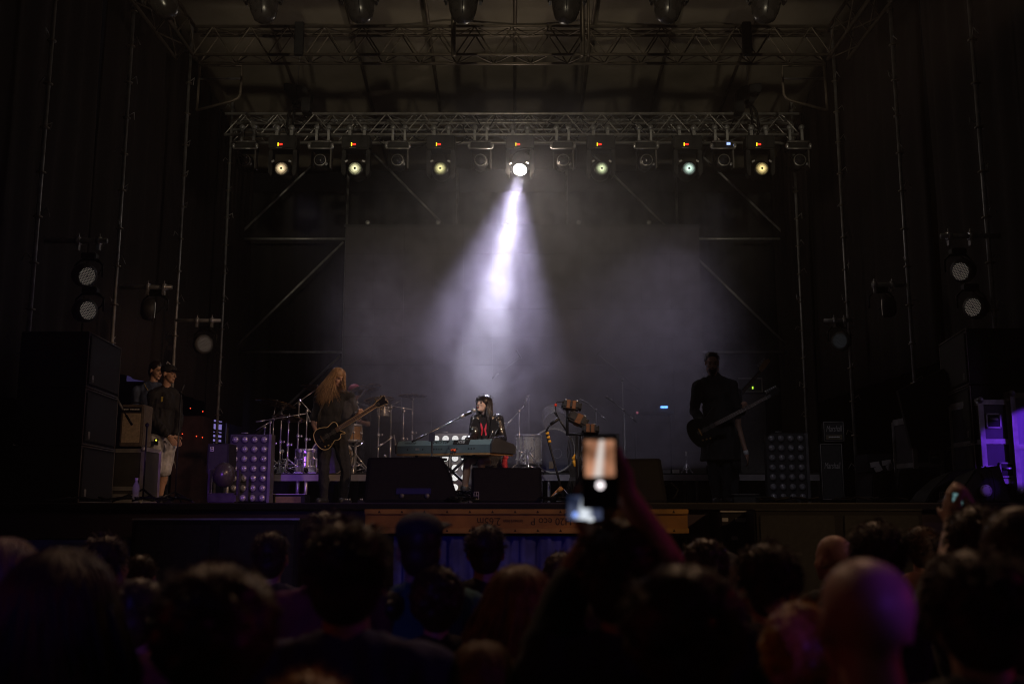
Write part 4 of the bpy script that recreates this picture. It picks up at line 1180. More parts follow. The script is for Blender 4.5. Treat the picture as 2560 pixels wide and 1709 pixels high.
# vocal mic stand left
Ym = 11.2; zt = Zp(1087, Ym); t = thing('microphone_stand', 'black boom stand holding the vocal microphone to the mouth of the pianist', 'microphone stand', (Xp(1080, Ym, zt), Ym, STG))
MB().tube((0, 0, .03), (0, 0, zt - STG), .011).build('pole', blackm, t); tripod(MB(), 0, .3, .15).build('tripod', blackm, t)
MB().prism([(-.035, -.07), (.03, -.07), (.035, .02), (-.03, .03)], -.02, .02).build('clutch', blackm, t).location = (0, 0, zt - STG)
a, b = W(1030, 1103, Ym) - t.location, W(1156, 1040, 11.55) - t.location
MB().tube(a, b, .0075).build('boom', mat('boom_shiny', (.25, .25, .26), .25, .9), t); MB().tube(a, a + (b - a) * .24, .013).build('counterweight', blackm, t)
mt = W(1184, 1026, 11.62) - t.location; d = (mt - b).normalized()
MB().tube(b - d * .02, mt - d * .04, .016, .02).build('microphone', blackm, t)
MB().tube(b - d * .03, b + d * .02, .02).build('microphone_clip', alu, t)
MB().ell(mt, (.028, .028, .028), seg=14, rings=10).build('microphone_grille', alu, t)

# right stand with yellow tape, percussion pads and their frame
Yp = 11.6; zt = Zp(1065, Yp); t = thing('microphone_stand', 'bent black microphone stand with three yellow tape rings', 'microphone stand', (Xp(1404, Yp, STG), Yp, STG))
P = [W(a, b, Yp) - t.location for a, b in ((1411, 1250), (1388, 1165), (1370, 1100), (1366, 1078), (1372, 1064), (1386, 1055))]
MB().path(P, .0125, 8).build('pole', blackm, t)
for (a, b), (c_, d_) in (((1368, 1080), (1369, 1086)), ((1370, 1090), (1372, 1096)), ((1373, 1100), (1374, 1106))):
    MB().tube(W(a, b, Yp) - t.location, W(c_, d_, Yp) - t.location, .021).build('tape_ring', mat('yellow_tape', (.85, .42, .03), .55), t)
MB().tube(W(1376, 1060, Yp) - t.location, W(1397, 1046, Yp) - t.location, .020).build('microphone', blackm, t)
MB().path([W(a, b, Yp) - t.location for a, b in ((1397, 1046), (1390, 1030), (1388, 1012), (1392, 1005), (1410, 1004))], .006, 6).build('cable', rubber, t)
MB().ell(W(1389, 1012, Yp) - t.location, (.016, .012, .02)).build('tape_mark', mat('red_tape', (.8, .05, .02), .5), t)
tp = MB()
for fx, fy in ((-.2, -.1), (.14, -.14), (.02, .25)): tp.tube((.02, 0, .16), (fx, fy, .012), .011)
tp.build('tripod', blackm, t)
MB().tube(W(1396, 1228, Yp) - t.location, W(1406, 1218, Yp) - t.location, .03).build('taped_joint', mat('dark_orange_tape', (.45, .18, .03), .6), t)
MB().tube(W(1372, 1250, Yp) - t.location, W(1393, 1226, Yp) - t.location, .012).build('taped_leg', mat('dark_orange_tape', (.45, .18, .03), .6), t)

fr = thing('pad_frame', 'black frame stand that carries the taped percussion pads', 'stand', (Xp(1442, 11.9, STG), 11.9, STG))
T = lambda a, b, y=11.9: W(a, b, y) - fr.location
MB().tube(T(1442, 1250), T(1442, 1088), .014).build('post', blackm, fr); MB().tube(T(1450, 1250), T(1450, 1088), .012).build('post', blackm, fr)
MB().tube(T(1418, 1085), T(1495, 1084), .016).build('cross_bar', blackm, fr); MB().tube(T(1418, 1088), T(1418, 1020), .018).build('upright', blackm, fr)
MB().path([T(1386, 1030), T(1404, 1058), T(1420, 1082)], .010).build('arm', blackm, fr)
m = MB()
for k in range(7): m.path([T(1424 + 3 * k, 1086), T(1418 + 4 * k, 1130), T(1426 + 2 * k, 1190), T(1412 + 5 * k, 1235)], .005, 5)
m.build('hanging_cables', rubber, fr)
MB().tube(T(1434, 1150, 11.8), T(1437, 1166, 11.8), .02, .012).build('tape_flag', mat('yellow_tape', (.85, .42, .03), .55), fr)
MB().tube(T(1437, 1135, 11.8), T(1433, 1148, 11.8), .008, .024).build('tape_flag', mat('yellow_tape', (.85, .42, .03), .55), fr)
MB().tube((-.25, -.1, .015), (.3, -.1, .015), .016).build('foot_bar', blackm, fr)
otape = mat('orange_band', (.2, .07, .015), .6, var=.3, vs=20)
def pad(label, px0, py0, px1, py1, hpx, rot, Y=11.9, bands=(.35, .65)):
    c = W((px0 + px1) / 2, (py0 + py1) / 2, Y); k = Y / FPX; w = math.hypot(px1 - px0, py1 - py0) * k; h = hpx * k
    t = thing('percussion_pad', label, 'percussion pad', c, 'taped percussion pads'); t.rotation_euler = (R(-8), rot, 0)
    MB().box((0, 0, 0), (w, .16, h)).build('housing', blackm, t, .02)
    for q in bands: MB().box((-w / 2 + w * q, 0, 0), (.045, .168, h + .006)).build('tape_band', otape, t, .004)
    MB().box((w / 2 + .006, 0, 0), (.02, .12, h * .8)).build('end_cap', rubber, t, .004)
    for q in (-.3, .3): MB().ell((w * q, -.03, h / 2 + .01), (.014, .014, .014), seg=8, rings=6).build('screw_knob', chrome, t)
    return t
pad('upper percussion pad with two orange tape bands', 1404, 1010, 1450, 1018, 20, R(8))
pad('slanting middle percussion pad with a broad orange tape band', 1420, 1040, 1466, 1056, 24, R(26), bands=(.5, .62))
pad('lower percussion pad lying flat with orange tape, above the phone', 1455, 1072, 1494, 1074, 20, R(2))
# keyboard table and pedalboards on risers
t = thing('effects_table', 'small table at the back with a device and a bright blue light', 'table', (Xp(1640, 15.5, 3), 15.5, zRB))
zt = Zp(1028, 15.5) - zRB
MB().b2((-.32, 0, zt - .03), (.28, .4, zt)).build('table_top', blackm, t)
for s in (-.3, .26): MB().tube((s, .2, 0), (s, .2, zt - .03), .015).build('leg', blackm, t)
dv_ = thing('sound_module', 'flat sound module with a blue light on the small back table', 'device', (Xp(1640, 15.5, 3), 15.5, zRB + zt))
MB().b2((-.2, .02, 0), (.2, .3, .07)).build('case', mat('module_grey', (.12, .12, .13), .5), dv_, .005)
MB().b2((.08, .0, .055), (.19, .015, .085)).build('display', em('blue_glow', (.12, .35, 1), 4.5), dv_)
MB().ell((-.29, -.01, -.02), .02).build('lamp', em('pink_glow', (.8, .2, .3), .5), dv_)
wb = mat('paper_white', (.65, .62, .58), .8)
for lab, px, w_ in (('small open box on the far right riser left of its twin', 1667, .05), ('small pale block on the far right riser', 1690, .045)):
    o = MB().b2((-w_, -.03, 0), (w_, .05, .055)).build('small_box', wb if px > 1680 else steel, None, .004); o.location = (Xp(px, 14.45, zRB), 14.45, zRB); tag(o, lab, 'box')

# loose cables along the stage edge and over the floor
def floor_cable(label, pts, r=.008):
    o = MB().path(pts, r, 6).build('floor_cable', rubber); return tag(o, label, 'cable', 'cables on the stage floor')
random.seed(21)
for lab, xa, xb in (('cable looping along the left stage edge by the side fill', 90, 330), ('cable under the tan guitar amplifier', 330, 480), ('cable tangle between the two middle floor monitors', 1120, 1185),
                    ('cable at the feet of the taped stand', 1360, 1430), ('cable along the right stage edge by the case with straps', 2090, 2260), ('cable beside the bass cabinet feet', 1900, 2040)):
    pts = []
    for k in range(26):
        u = k / 25; pts.append((Xp(xa + (xb - xa) * u, 8.6, STG) + .05 * math.sin(k * 2.2), 8.6 + .15 * math.sin(k * 1.3), STG + .012 + .035 * abs(math.sin(k * .9 + xa))))
    floor_cable(lab, pts)
for k in range(5):
    x0 = Xp(1135, 9.2, STG) + .08 * k
    floor_cable('thin cable in the tangle before the keyboard stand', [(x0 + .1 * math.sin(j * 1.2 + k), 9.1 + .1 * math.cos(j + k), STG + .02 + .09 * abs(math.sin(j * .8 + k))) for j in range(14)], .006)
for ob in list(COL.objects):
    if ob.get('label') == 'thin cable in the tangle before the keyboard stand': ob['group'] = 'thin cables in the tangle'
# small items
t = thing('water_bottle', 'clear water bottle on the floor beside the crew men', 'bottle', (Xp(338, 9.6, STG), 9.6, STG))
MB().lathe([(.0, 0), (.032, 0), (.034, .06), (.030, .09), (.034, .12), (.032, .16), (.013, .2), (.013, .215)], n=16).build('bottle_body', mat('clear_plastic', (.8, .85, .9), .08, alpha=.35), t)
MB().lathe([(.015, .212), (.015, .235)], n=12).build('cap', whitep, t)
for lab, px, Y, c in (('silver stomp box beside the shoe of the guitarist', 868, 12.3, chrome), ('black effects pedals by the crew man in shorts', 420, 11.9, steel), ('effects pedals right of the guitarist shoes', 905, 12.2, chrome)):
    t = thing('effects_pedal', lab, 'pedal', (Xp(px, Y, STG), Y, STG))
    MB().b2((-.05, -.05, 0), (.05, .06, .04)).build('case', blackm, t, .006)
    for q in (-.025, .025): MB().lathe([(.009, 0), (.009, .02), (0, .02)], (q, .03, .04), n=10).build('knob', c, t)
    MB().lathe([(.012, 0), (.012, .018), (0, .018)], (0, -.02, .04), n=10).build('footswitch', chrome, t)

# ------------------------------------------------------------------ backstage glimpses at left
vio = mat('glowing_wall_violet', (.42, .38, .62), .8, em=(.33, .26, .75), es=.55, var=.3, vs=3)  # violet light on the wall is put in as its own glow
t = thing('backstage_wall', 'violet glowing wall with window bars seen between the left scaffold poles', 'building', (-6.9, 19.6, 0))
xa, xb = Xp(508, 19.6, 3) + 6.9, Xp(549, 19.6, 3) + 6.9
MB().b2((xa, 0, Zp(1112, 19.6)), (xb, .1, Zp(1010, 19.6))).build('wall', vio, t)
MB().b2((xa - .02, 0, Zp(1225, 19.6)), (xa + .12, .1, Zp(1180, 19.6))).build('wall', mat('glowing_wall_blue', (.3, .4, .8), .8, em=(.15, .3, 1), es=.6), t)  # blue light is put in as emission of the wall
bars = MB()
for py in (1046, 1056, 1075, 1083, 1094, 1105): bars.tube((xa - .1, -.04, Zp(py, 19.6) + .03), (xb + .05, -.04, Zp(py, 19.6) - .02), .022)
bars.tube((xa - .1, -.05, Zp(1045, 19.6)), (xb, -.05, Zp(1085, 19.6)), .02)
bars.build('window_bars', blackp, t); MB().tube((xb - .14, -.08, 1.8), (xb - .14, -.08, Zp(960, 19.6)), .035).build('pole', blackp, t)
t = thing('equipment_rack', 'dark equipment rack with tiny red lights behind the crew men', 'rack', (Xp(470, 17.2, 2.5), 17.2, STG))
MB().b2((-.28, 0, 0), (.22, .6, 1.5)).build('case', mat('rack_dark', (.06, .03, .035), .7, var=.4), t, .01)
for a, b in ((476, 1020), (456, 1084), (491, 1090), (506, 1093), (507, 1028)):
    MB().ell(W(a, b, 17.15) - t.location, (.008,) * 3, seg=8, rings=6).build('indicator', em('red_dot', (1, .06, .02), 3.2), t)
t = thing('window_glimpse', 'bright glimpse of a lit window behind the heads of the crew men', 'screen', W(352, 912, 16.0))  # glimpse of a lit window, drawn as small glowing plates
for k, (a, b, w_, h_) in enumerate(((352, 905, .14, .05), (358, 918, .07, .03), (349, 925, .07, .09), (392, 938, .06, .06))):
    c = W(a, b, 16.0) - t.location
    MB().box(c, (w_, .02, h_), (0, .2 if k != 2 else .6, 0)).build('lit_area', em('cold_white%d' % (k % 2), ((.7, .85, 1), (.55, .8, 1))[k % 2], 1.1), t)
MB().box((.02, .06, -.06), (.5, .05, .4)).build('frame', mat('frame_violet_glow', (.05, .04, .09), .7, em=(.12, .09, .3), es=.15), t)  # frame given a faint violet glow of its own
# ------------------------------------------------------------------ people
def capsule(mb, a, b, ra, rb, n=14):
    a, b = Vector(a), Vector(b)
    mb.tube(a, b, ra, rb, n=n); mb.ell(a, ra, seg=n, rings=8); mb.ell(b, rb, seg=n, rings=8)
def frame(fwd, up=(0, 0, 1)):
    f = Vector(fwd).normalized(); r = f.cross(Vector(up)).normalized(); u = r.cross(f).normalized()
    return Matrix((r, f, u)).transposed()      # columns: right, forward, up
def head_prims(m, c, M, s=1.0, fem=False, mouth=False):
    c = Vector(c); P = lambda x, y, z: c + M @ (Vector((x, y, z)) * s)
    def E(x, y, z, a, b, d): m.ell(P(x, y, z), (a * s, b * s, d * s), M, seg=18, rings=12)
    E(0, -.012, .035, .076, .096, .085); E(0, .03, -.025, .062, .062, .08); E(0, .045, -.075, .044 if not fem else .038, .044, .034)
    E(0, .078, -.10, .018, .016, .014); E(0, .078, .022, .048, .020, .012)
    capsule(m, P(0, .094, .008), P(0, .112, -.030), .008 * s, .013 * s, 8)
    for q in (-1, 1):
        E(q * .036, .068, -.03, .020, .020, .018); E(q * .079, -.004, -.012, .010, .02, .032)
    E(0, .092, -.058, .022, .010, .006); E(0, .090, -.070, .020, .010, .007)
    if mouth: E(0, .085, -.082, .018, .012, .012)
def face_parts(body, c, M, s=1.0, mouth=False, makeup=False, beard=None, brow=None):
    c = Vector(c); P = lambda x, y, z: c + M @ (Vector((x, y, z)) * s)
    dk_ = mat('eye_dark', (.03, .02, .018), .4)
    for q in (-1, 1):
        e = MB().ell(P(q * .031, .086, -.002), (.015 * s, .009 * s, (.009 if makeup else .006) * s), M, seg=12, rings=8).build('eye', dk_, body)
        MB().path([P(q * .014, .098, .018), P(q * .032, .096, .024), P(q * .05, .084, .018)], .0035 * s, 6).build('eyebrow', brow or dk_, body)
    if mouth:
        MB().ell(P(0, .100, -.066), (.022 * s, .008 * s, .019 * s), M, seg=14, rings=8).build('mouth', mat('mouth_dark', (.07, .015, .015), .5), body)
        MB().ell(P(0, .106, -.074), (.014 * s, .007 * s, .008 * s), M, seg=12, rings=8).build('tongue', mat('tongue', (.5, .16, .14), .45), body)
        MB().box(P(0, .105, -.053), (.026 * s, .004 * s, .006 * s), M).build('teeth', whitep, body)
    else:
        MB().path([P(-.022, .092, -.064), P(0, .102, -.065), P(.022, .092, -.064)], .003 * s, 6).build('lips', mat('lip_line', (.25, .09, .07), .5), body)
    if beard:
        b = MB(); b.ell(P(0, .052, -.088), (.052 * s, .052 * s, .045 * s), M, seg=16, rings=10); b.ell(P(0, .06, -.125), (.035 * s, .04 * s, .045 * s), M, seg=14, rings=8)
        b.ell(P(0, .100, -.050), (.026 * s, .010 * s, .006 * s), M)
        blob(b, 'beard', beard, body, .008, 3)
def hand_prims(m, wrist, d, curl, side, s=1.0, spread=.35, palm_n=(0, -1, 0)):
    """palm then four unequal fingers and a thumb; d: direction wrist to knuckles; palm_n: where the palm faces"""
    w = Vector(wrist); d = Vector(d).normalized(); nrm = Vector(palm_n); nrm = (nrm - d * nrm.dot(d)).normalized(); x = d.cross(nrm).normalized() * side
    M = Matrix((x, d, nrm)).transposed()
    m.ell(w + d * .045 * s, (.040 * s, .050 * s, .016 * s), M, seg=12, rings=8)
    capsule(m, w - d * .01, w + d * .02 * s, .026 * s, .026 * s, 10)
    for k, L_ in enumerate((.070, .078, .072, .056)):
        o = (-.030 + .020 * k) * s; p = w + d * .085 * s + x * o
        dd = (d + x * (o * spread / s * 8 * .12)).normalized()
        p1 = p + (dd * math.cos(curl * .5) + nrm * math.sin(curl * .5)) * L_ * .42 * s
        p2 = p1 + (dd * math.cos(curl * 1.2) + nrm * math.sin(curl * 1.2)) * L_ * .33 * s
        p3 = p2 + (dd * math.cos(curl * 1.8) + nrm * math.sin(curl * 1.8)) * L_ * .27 * s
        capsule(m, p - d * .02 * s, p1, .0098 * s, .0092 * s, 8); capsule(m, p1, p2, .0092 * s, .0085 * s, 8); capsule(m, p2, p3, .0085 * s, .0075 * s, 8)
    t0 = w + d * .025 * s - x * .028 * s; t1 = t0 + (d * .6 - x * .75 + nrm * .25).normalized() * .035 * s; t2 = t1 + (d * .9 - x * .25 + nrm * .4).normalized() * .032 * s
    capsule(m, t0, t1, .0125 * s, .011 * s, 8); capsule(m, t1, t2, .011 * s, .0095 * s, 8)
def torso_prims(m, J, g=0.0, fem=False, low=True):
    sl, sr, nk, pv = [Vector(J[k]) for k in ('shL', 'shR', 'neck', 'pelvis')]
    r = (sr - sl).normalized(); u = (nk - pv).normalized(); f = u.cross(r).normalized(); r = f.cross(u); M = Matrix((r, f, u)).transposed()
    ch = pv + (nk - pv) * .66; k = .86 if fem else 1.0
    W_ = (sr - sl).length
    m.ell(ch, (W_ * .42 + g, .112 * k + g, .17 + g), M, seg=20, rings=12)
    m.ell(pv + (nk - pv) * .36, (W_ * .36 * k + g, .098 * k + g, .16 + g), M, seg=20, rings=12)
    if low: m.ell(pv, (W_ * .40 + g, .108 + g, .12 + g), M, seg=20, rings=12)
    capsule(m, sl.lerp(nk, .05), nk - u * .03, .052 * k + g, .052 * k + g); capsule(m, sr.lerp(nk, .05), nk - u * .03, .052 * k + g, .052 * k + g)
    capsule(m, sl, sr, .055 * k + g, .055 * k + g)
    if fem:
        for q in (-1, 1): m.ell(ch + r * q * .07 + f * .085 - u * .02, (.058 + g, .05 + g, .055 + g), M)
    return M
def arm_prims(m, J, sd, g=0.0, t0=0.0, t1=2.0, k=1.0):
    """t runs 0..1 over the upper arm, 1..2 over the forearm"""
    s_, e, w = Vector(J['sh' + sd]), Vector(J['el' + sd]), Vector(J['wr' + sd])
    def at_(t): return (s_.lerp(e, t), (.052 + (.040 - .052) * t) * k) if t <= 1 else (e.lerp(w, t - 1), (.042 + (.027 - .042) * (t - 1)) * k)
    ts = sorted({t0, min(t1, 1.0), t1} | ({1.3} if t1 > 1.3 else set()))
    for a, b in zip(ts, ts[1:]):
        pa, ra = at_(a); pb, rb = at_(b)
        if a == 1.0: pb_ = pb
        capsule(m, pa, pb, ra + g, rb + g)
def leg_prims(m, J, sd, g=0.0, t1=2.0, k=1.0):
    h, kn, a = Vector(J['hip' + sd]), Vector(J['kn' + sd]), Vector(J['an' + sd])
    capsule(m, h, h.lerp(kn, min(1, t1)), .085 * k + g, (.085 + (.056 - .085) * min(1, t1)) * k + g)
    if t1 > 1:
        e = kn.lerp(a, t1 - 1); rr = (.054 + (.038 - .054) * (t1 - 1)) * k
        capsule(m, kn, e, .054 * k + g, rr + g)
        c = kn.lerp(a, .3); m.ell(c + Vector((0, .012, 0)), (.055 * k + g, .055 * k + g, .10 + g))
def foot_prims(m, J, sd, g=0.0):
    a = Vector(J['an' + sd]); t = Vector(J['toe' + sd])
    capsule(m, a, Vector((a.x, a.y, t.z + .045)), .036 + g, .036 + g); capsule(m, Vector((a.x, a.y, t.z + .03)) - (t - a).xy.to_3d().normalized() * .03, t + Vector((0, 0, .028)), .032 + g, .027 + g)
def skeleton(J): return {k: Vector(v) for k, v in J.items()}
def person(label, loc, J, head_M, opts):
    """one continuous body with its clothes and hair as children"""
    J = skeleton(J); s = opts.get('s', 1.0); fem = opts.get('fem', False); vx = opts.get('voxel', .0075)
    t = thing('person', label, 'person', loc, opts.get('group'))
    b = MB(); torso_prims(b, J, -.004, fem); capsule(b, J['neck'] - Vector((0, 0, .04)), J['head'] - head_M @ Vector((0, .01, .05)), .056 if not fem else .046, .052 if not fem else .044)
    head_prims(b, J['head'], head_M, s, fem, opts.get('mouth', False))
    ak = .85 if fem else 1.0
    for sd in 'LR':
        arm_prims(b, J, sd, 0, k=ak); leg_prims(b, J, sd, 0, k=opts.get('lk', 1.0)); foot_prims(b, J, sd)
        hd = opts.get('hand' + sd)
        if hd: hand_prims(b, J['wr' + sd], *hd)
    body = blob(b, 'body', opts.get('skin', skin), t, vx, 3)
    if opts.get('face', True): face_parts(body, J['head'], head_M, s, opts.get('mouth', False), opts.get('makeup', False), opts.get('beard'), opts.get('brow'))
    for nm, parts, g_, mm in opts.get('clothes', ()):
        c = MB()
        for p in parts:
            if p[0] == 'torso': torso_prims(c, J, g_, fem, p[1] if len(p) > 1 else True)
            elif p[0] == 'arm':
                for sd in p[2] if len(p) > 2 else 'LR': arm_prims(c, J, sd, g_, 0, p[1], ak)
            elif p[0] == 'leg':
                for sd in 'LR': leg_prims(c, J, sd, g_, p[1], opts.get('lk', 1.0))
            elif p[0] == 'hips':
                c.ell(J['pelvis'], ((J['shR'] - J['shL']).length * .40 + g_, .11 + g_, .125 + g_))
            elif p[0] == 'foot':
                for sd in 'LR': foot_prims(c, J, sd, g_)
            elif p[0] == 'cap_': capsule(c, *p[1:])
            elif p[0] == 'ell': c.ell(*p[1:])
            elif p[0] == 'rings': c.rings(*p[1:])
        co_ = blob(c, nm, mm, body, vx * 1.2, 2)
        if nm not in ('shoes', 'boots', 'tights'): folds(co_, .007 if fem else .010, 9.0, len(label))
    return t, body
def skull_cap(mb, c, M, g=.012, s=1.0, back=True, n=420, length=.035, seed=3, droop=.5, r=.0035):
    """scalp mass and many short strands"""
    rnd = random.Random(seed); c = Vector(c)
    mb.ell(c + M @ Vector((0, -.02, .045)) * s, ((.078 + g) * s, (.094 + g) * s, (.083 + g) * s), M, seg=20, rings=14)
    if back: mb.ell(c + M @ Vector((0, -.052, -.015)) * s, ((.068 + g) * s, (.056 + g) * s, (.078 + g) * s), M, seg=18, rings=12)
    return mb
def strands(c, M, n, length, seed, r=.003, s=1.0, droop=.4, zmin=-.1, face=.55):
    rnd = random.Random(seed); c = Vector(c); m = MB()
    for i in range(n):
        while True:
            v = Vector((rnd.gauss(0, 1), rnd.gauss(0, 1), rnd.gauss(0, 1))).normalized()
            if v.z > -.55 and not (v.y > face and v.z < .45): break
        p = Vector((v.x * .086, v.y * .104 - .02, v.z * .092 + .04)) * s
        d = (v + Vector((rnd.gauss(0, .35), rnd.gauss(0, .35), rnd.gauss(0, .35) - droop))).normalized()
        L_ = length * (.5 + rnd.random())
        m.path([c + M @ p, c + M @ (p + d * L_ * .5), c + M @ (p + (d + Vector((0, 0, -droop))).normalized() * L_)], [r, r * .8, r * .3], 3, False)
    return m
def scalp_arc(c, M, a, rnd, s=1.0):
    """points running over the skull from the parting toward azimuth a (0 is the back of the head)"""
    pe = R(rnd.uniform(62, 98)); st_p = rnd.uniform(.08, .3); out = []
    for q in (st_p, .45, .75, 1.0):
        ph = pe * q; k = rnd.uniform(1.0, 1.05)
        out.append(Vector(c) + M @ (Vector((math.sin(a) * math.sin(ph) * .094, -math.cos(a) * math.sin(ph) * .112 - .012, math.cos(ph) * .100 + .036)) * s * k))
    return out[:3], out[3]
shirtk = mat('black_cotton', (.018, .018, .02), .9, var=.4, vs=9, bump=.2, sheen=.2)
denimk = mat('dark_jeans', (.014, .014, .018), .85, var=.4, vs=10, bump=.2)
shoek = mat('dark_shoe', (.02, .02, .022), .5)

# --- guitarist: long blond hair over a dark guitar
Yg = 12.9; kg = FPX / Yg
def gp(px, py, y=0.0): return Vector(((px - 825) / kg, y, (1258 - py) / kg))
J = dict(head=gp(841, 948, -.04), neck=gp(833, 985, .0), pelvis=gp(826, 1092, .05), shL=gp(796, 1003, -.02), shR=gp(870, 994, .03),
         elL=gp(786, 1062, -.06), wrL=gp(806, 1098, -.19), elR=gp(886, 1038, -.06), wrR=gp(897, 1043, -.24),
         hipL=gp(811, 1100, .05), hipR=gp(848, 1100, .05), knL=gp(812, 1180, .0), knR=gp(866, 1178, .03), anL=gp(814, 1247, .05), anR=gp(862, 1246, .04),
         toeL=gp(806, 1256, -.13), toeR=gp(862, 1256, -.14))
for k in ('toeL', 'toeR'): J[k].z = .0
J['elR'] = gp(892, 1040, .02); J['wrR'] = gp(897, 1046, -.22)
hm = frame((.62, -.72, -.22), (.12, 0, 1))
hair_blond = mat('blond_hair', (.30, .17, .075), .45, var=.35, vs=30, spec=.6)
shirt_open = mat('grey_black_cotton', (.055, .055, .065), .85, var=.4, vs=9, bump=.25, sheen=.3)
gt, gbody = person('long haired guitarist in a dark loose shirt with his head bowed over the guitar', (Xp(825, Yg, 2.6), Yg, STG), J, hm, dict(
    handL=((.42, -.2, -.3), .7, -1, 1.0, .4, (.2, .9, -.3)), handR=((.35, -.35, .25), 1.5, 1, 1.0, .3, (-.4, .5, .6)), brow=hair_blond,
    clothes=[('tee_shirt', [('torso',), ('arm', .75, 'L')], .020, shirtk), ('open_shirt', [('ell', gp(866, 1045, .04), (.10, .115, .28)), ('arm', 1.35, 'R'), ('cap_', gp(862, 1090, .02), gp(868, 1002, .03), .075, .06)], .016, shirt_open),
             ('trousers', [('hips',), ('leg', 1.93)], .014, denimk), ('shoes', [('foot',)], .014, shoek)]))
hc = J['head']
h = skull_cap(MB(), hc, hm, .014); 
blob(h, 'scalp_hair', hair_blond, gbody, .008, 3)
rnd = random.Random(4); hs_ = MB()
for i in range(560):
    side_ = rnd.random()
    a = rnd.uniform(-2.25, 2.3); v = Vector((math.sin(a) * .088, math.cos(a) * -.098 - .01, .045 + rnd.uniform(-.02, .075)))
    arc, p1 = scalp_arc(hc, hm, a, rnd)
    # fall: down and to the picture's left, some in front of the shoulder
    left_ = v.x > -.02; sway = rnd.uniform(-.17, -.01) if left_ else rnd.uniform(-.03, .02)
    L_ = rnd.uniform(.24, .44) * (1 if left_ else .55)
    fwd = -.10 - rnd.random() * .06
    p2 = p1 + Vector((sway * .45, fwd * .6, -L_ * .45)); p3 = p1 + Vector((sway * .85, fwd, -L_ * .8)); p4 = p1 + Vector((sway + rnd.uniform(-.03, .05), fwd * .9, -L_))
    r0 = rnd.uniform(.0025, .0058)
    hs_.path(arc + [p1, p2, p3, p4], [r0 * .7, r0, r0, r0, r0, r0 * .7, r0 * .15], 5, False)
for i in range(46):   # chin-side locks falling over the chest
    p1 = hc + hm @ Vector((rnd.uniform(.035, .085), .03 + rnd.uniform(-.02, .03), -.07)); L_ = rnd.uniform(.14, .26)
    p3 = p1 + Vector((rnd.uniform(-.05, .10), -.05, -L_))
    hs_.path([p1 + Vector((0, 0, .05)), p1, p1.lerp(p3, .5) + Vector((-.02, -.02, 0)), p3], [.004, .005, .005, .001], 4, False)
hs_.build('hair', hair_blond, gbody)

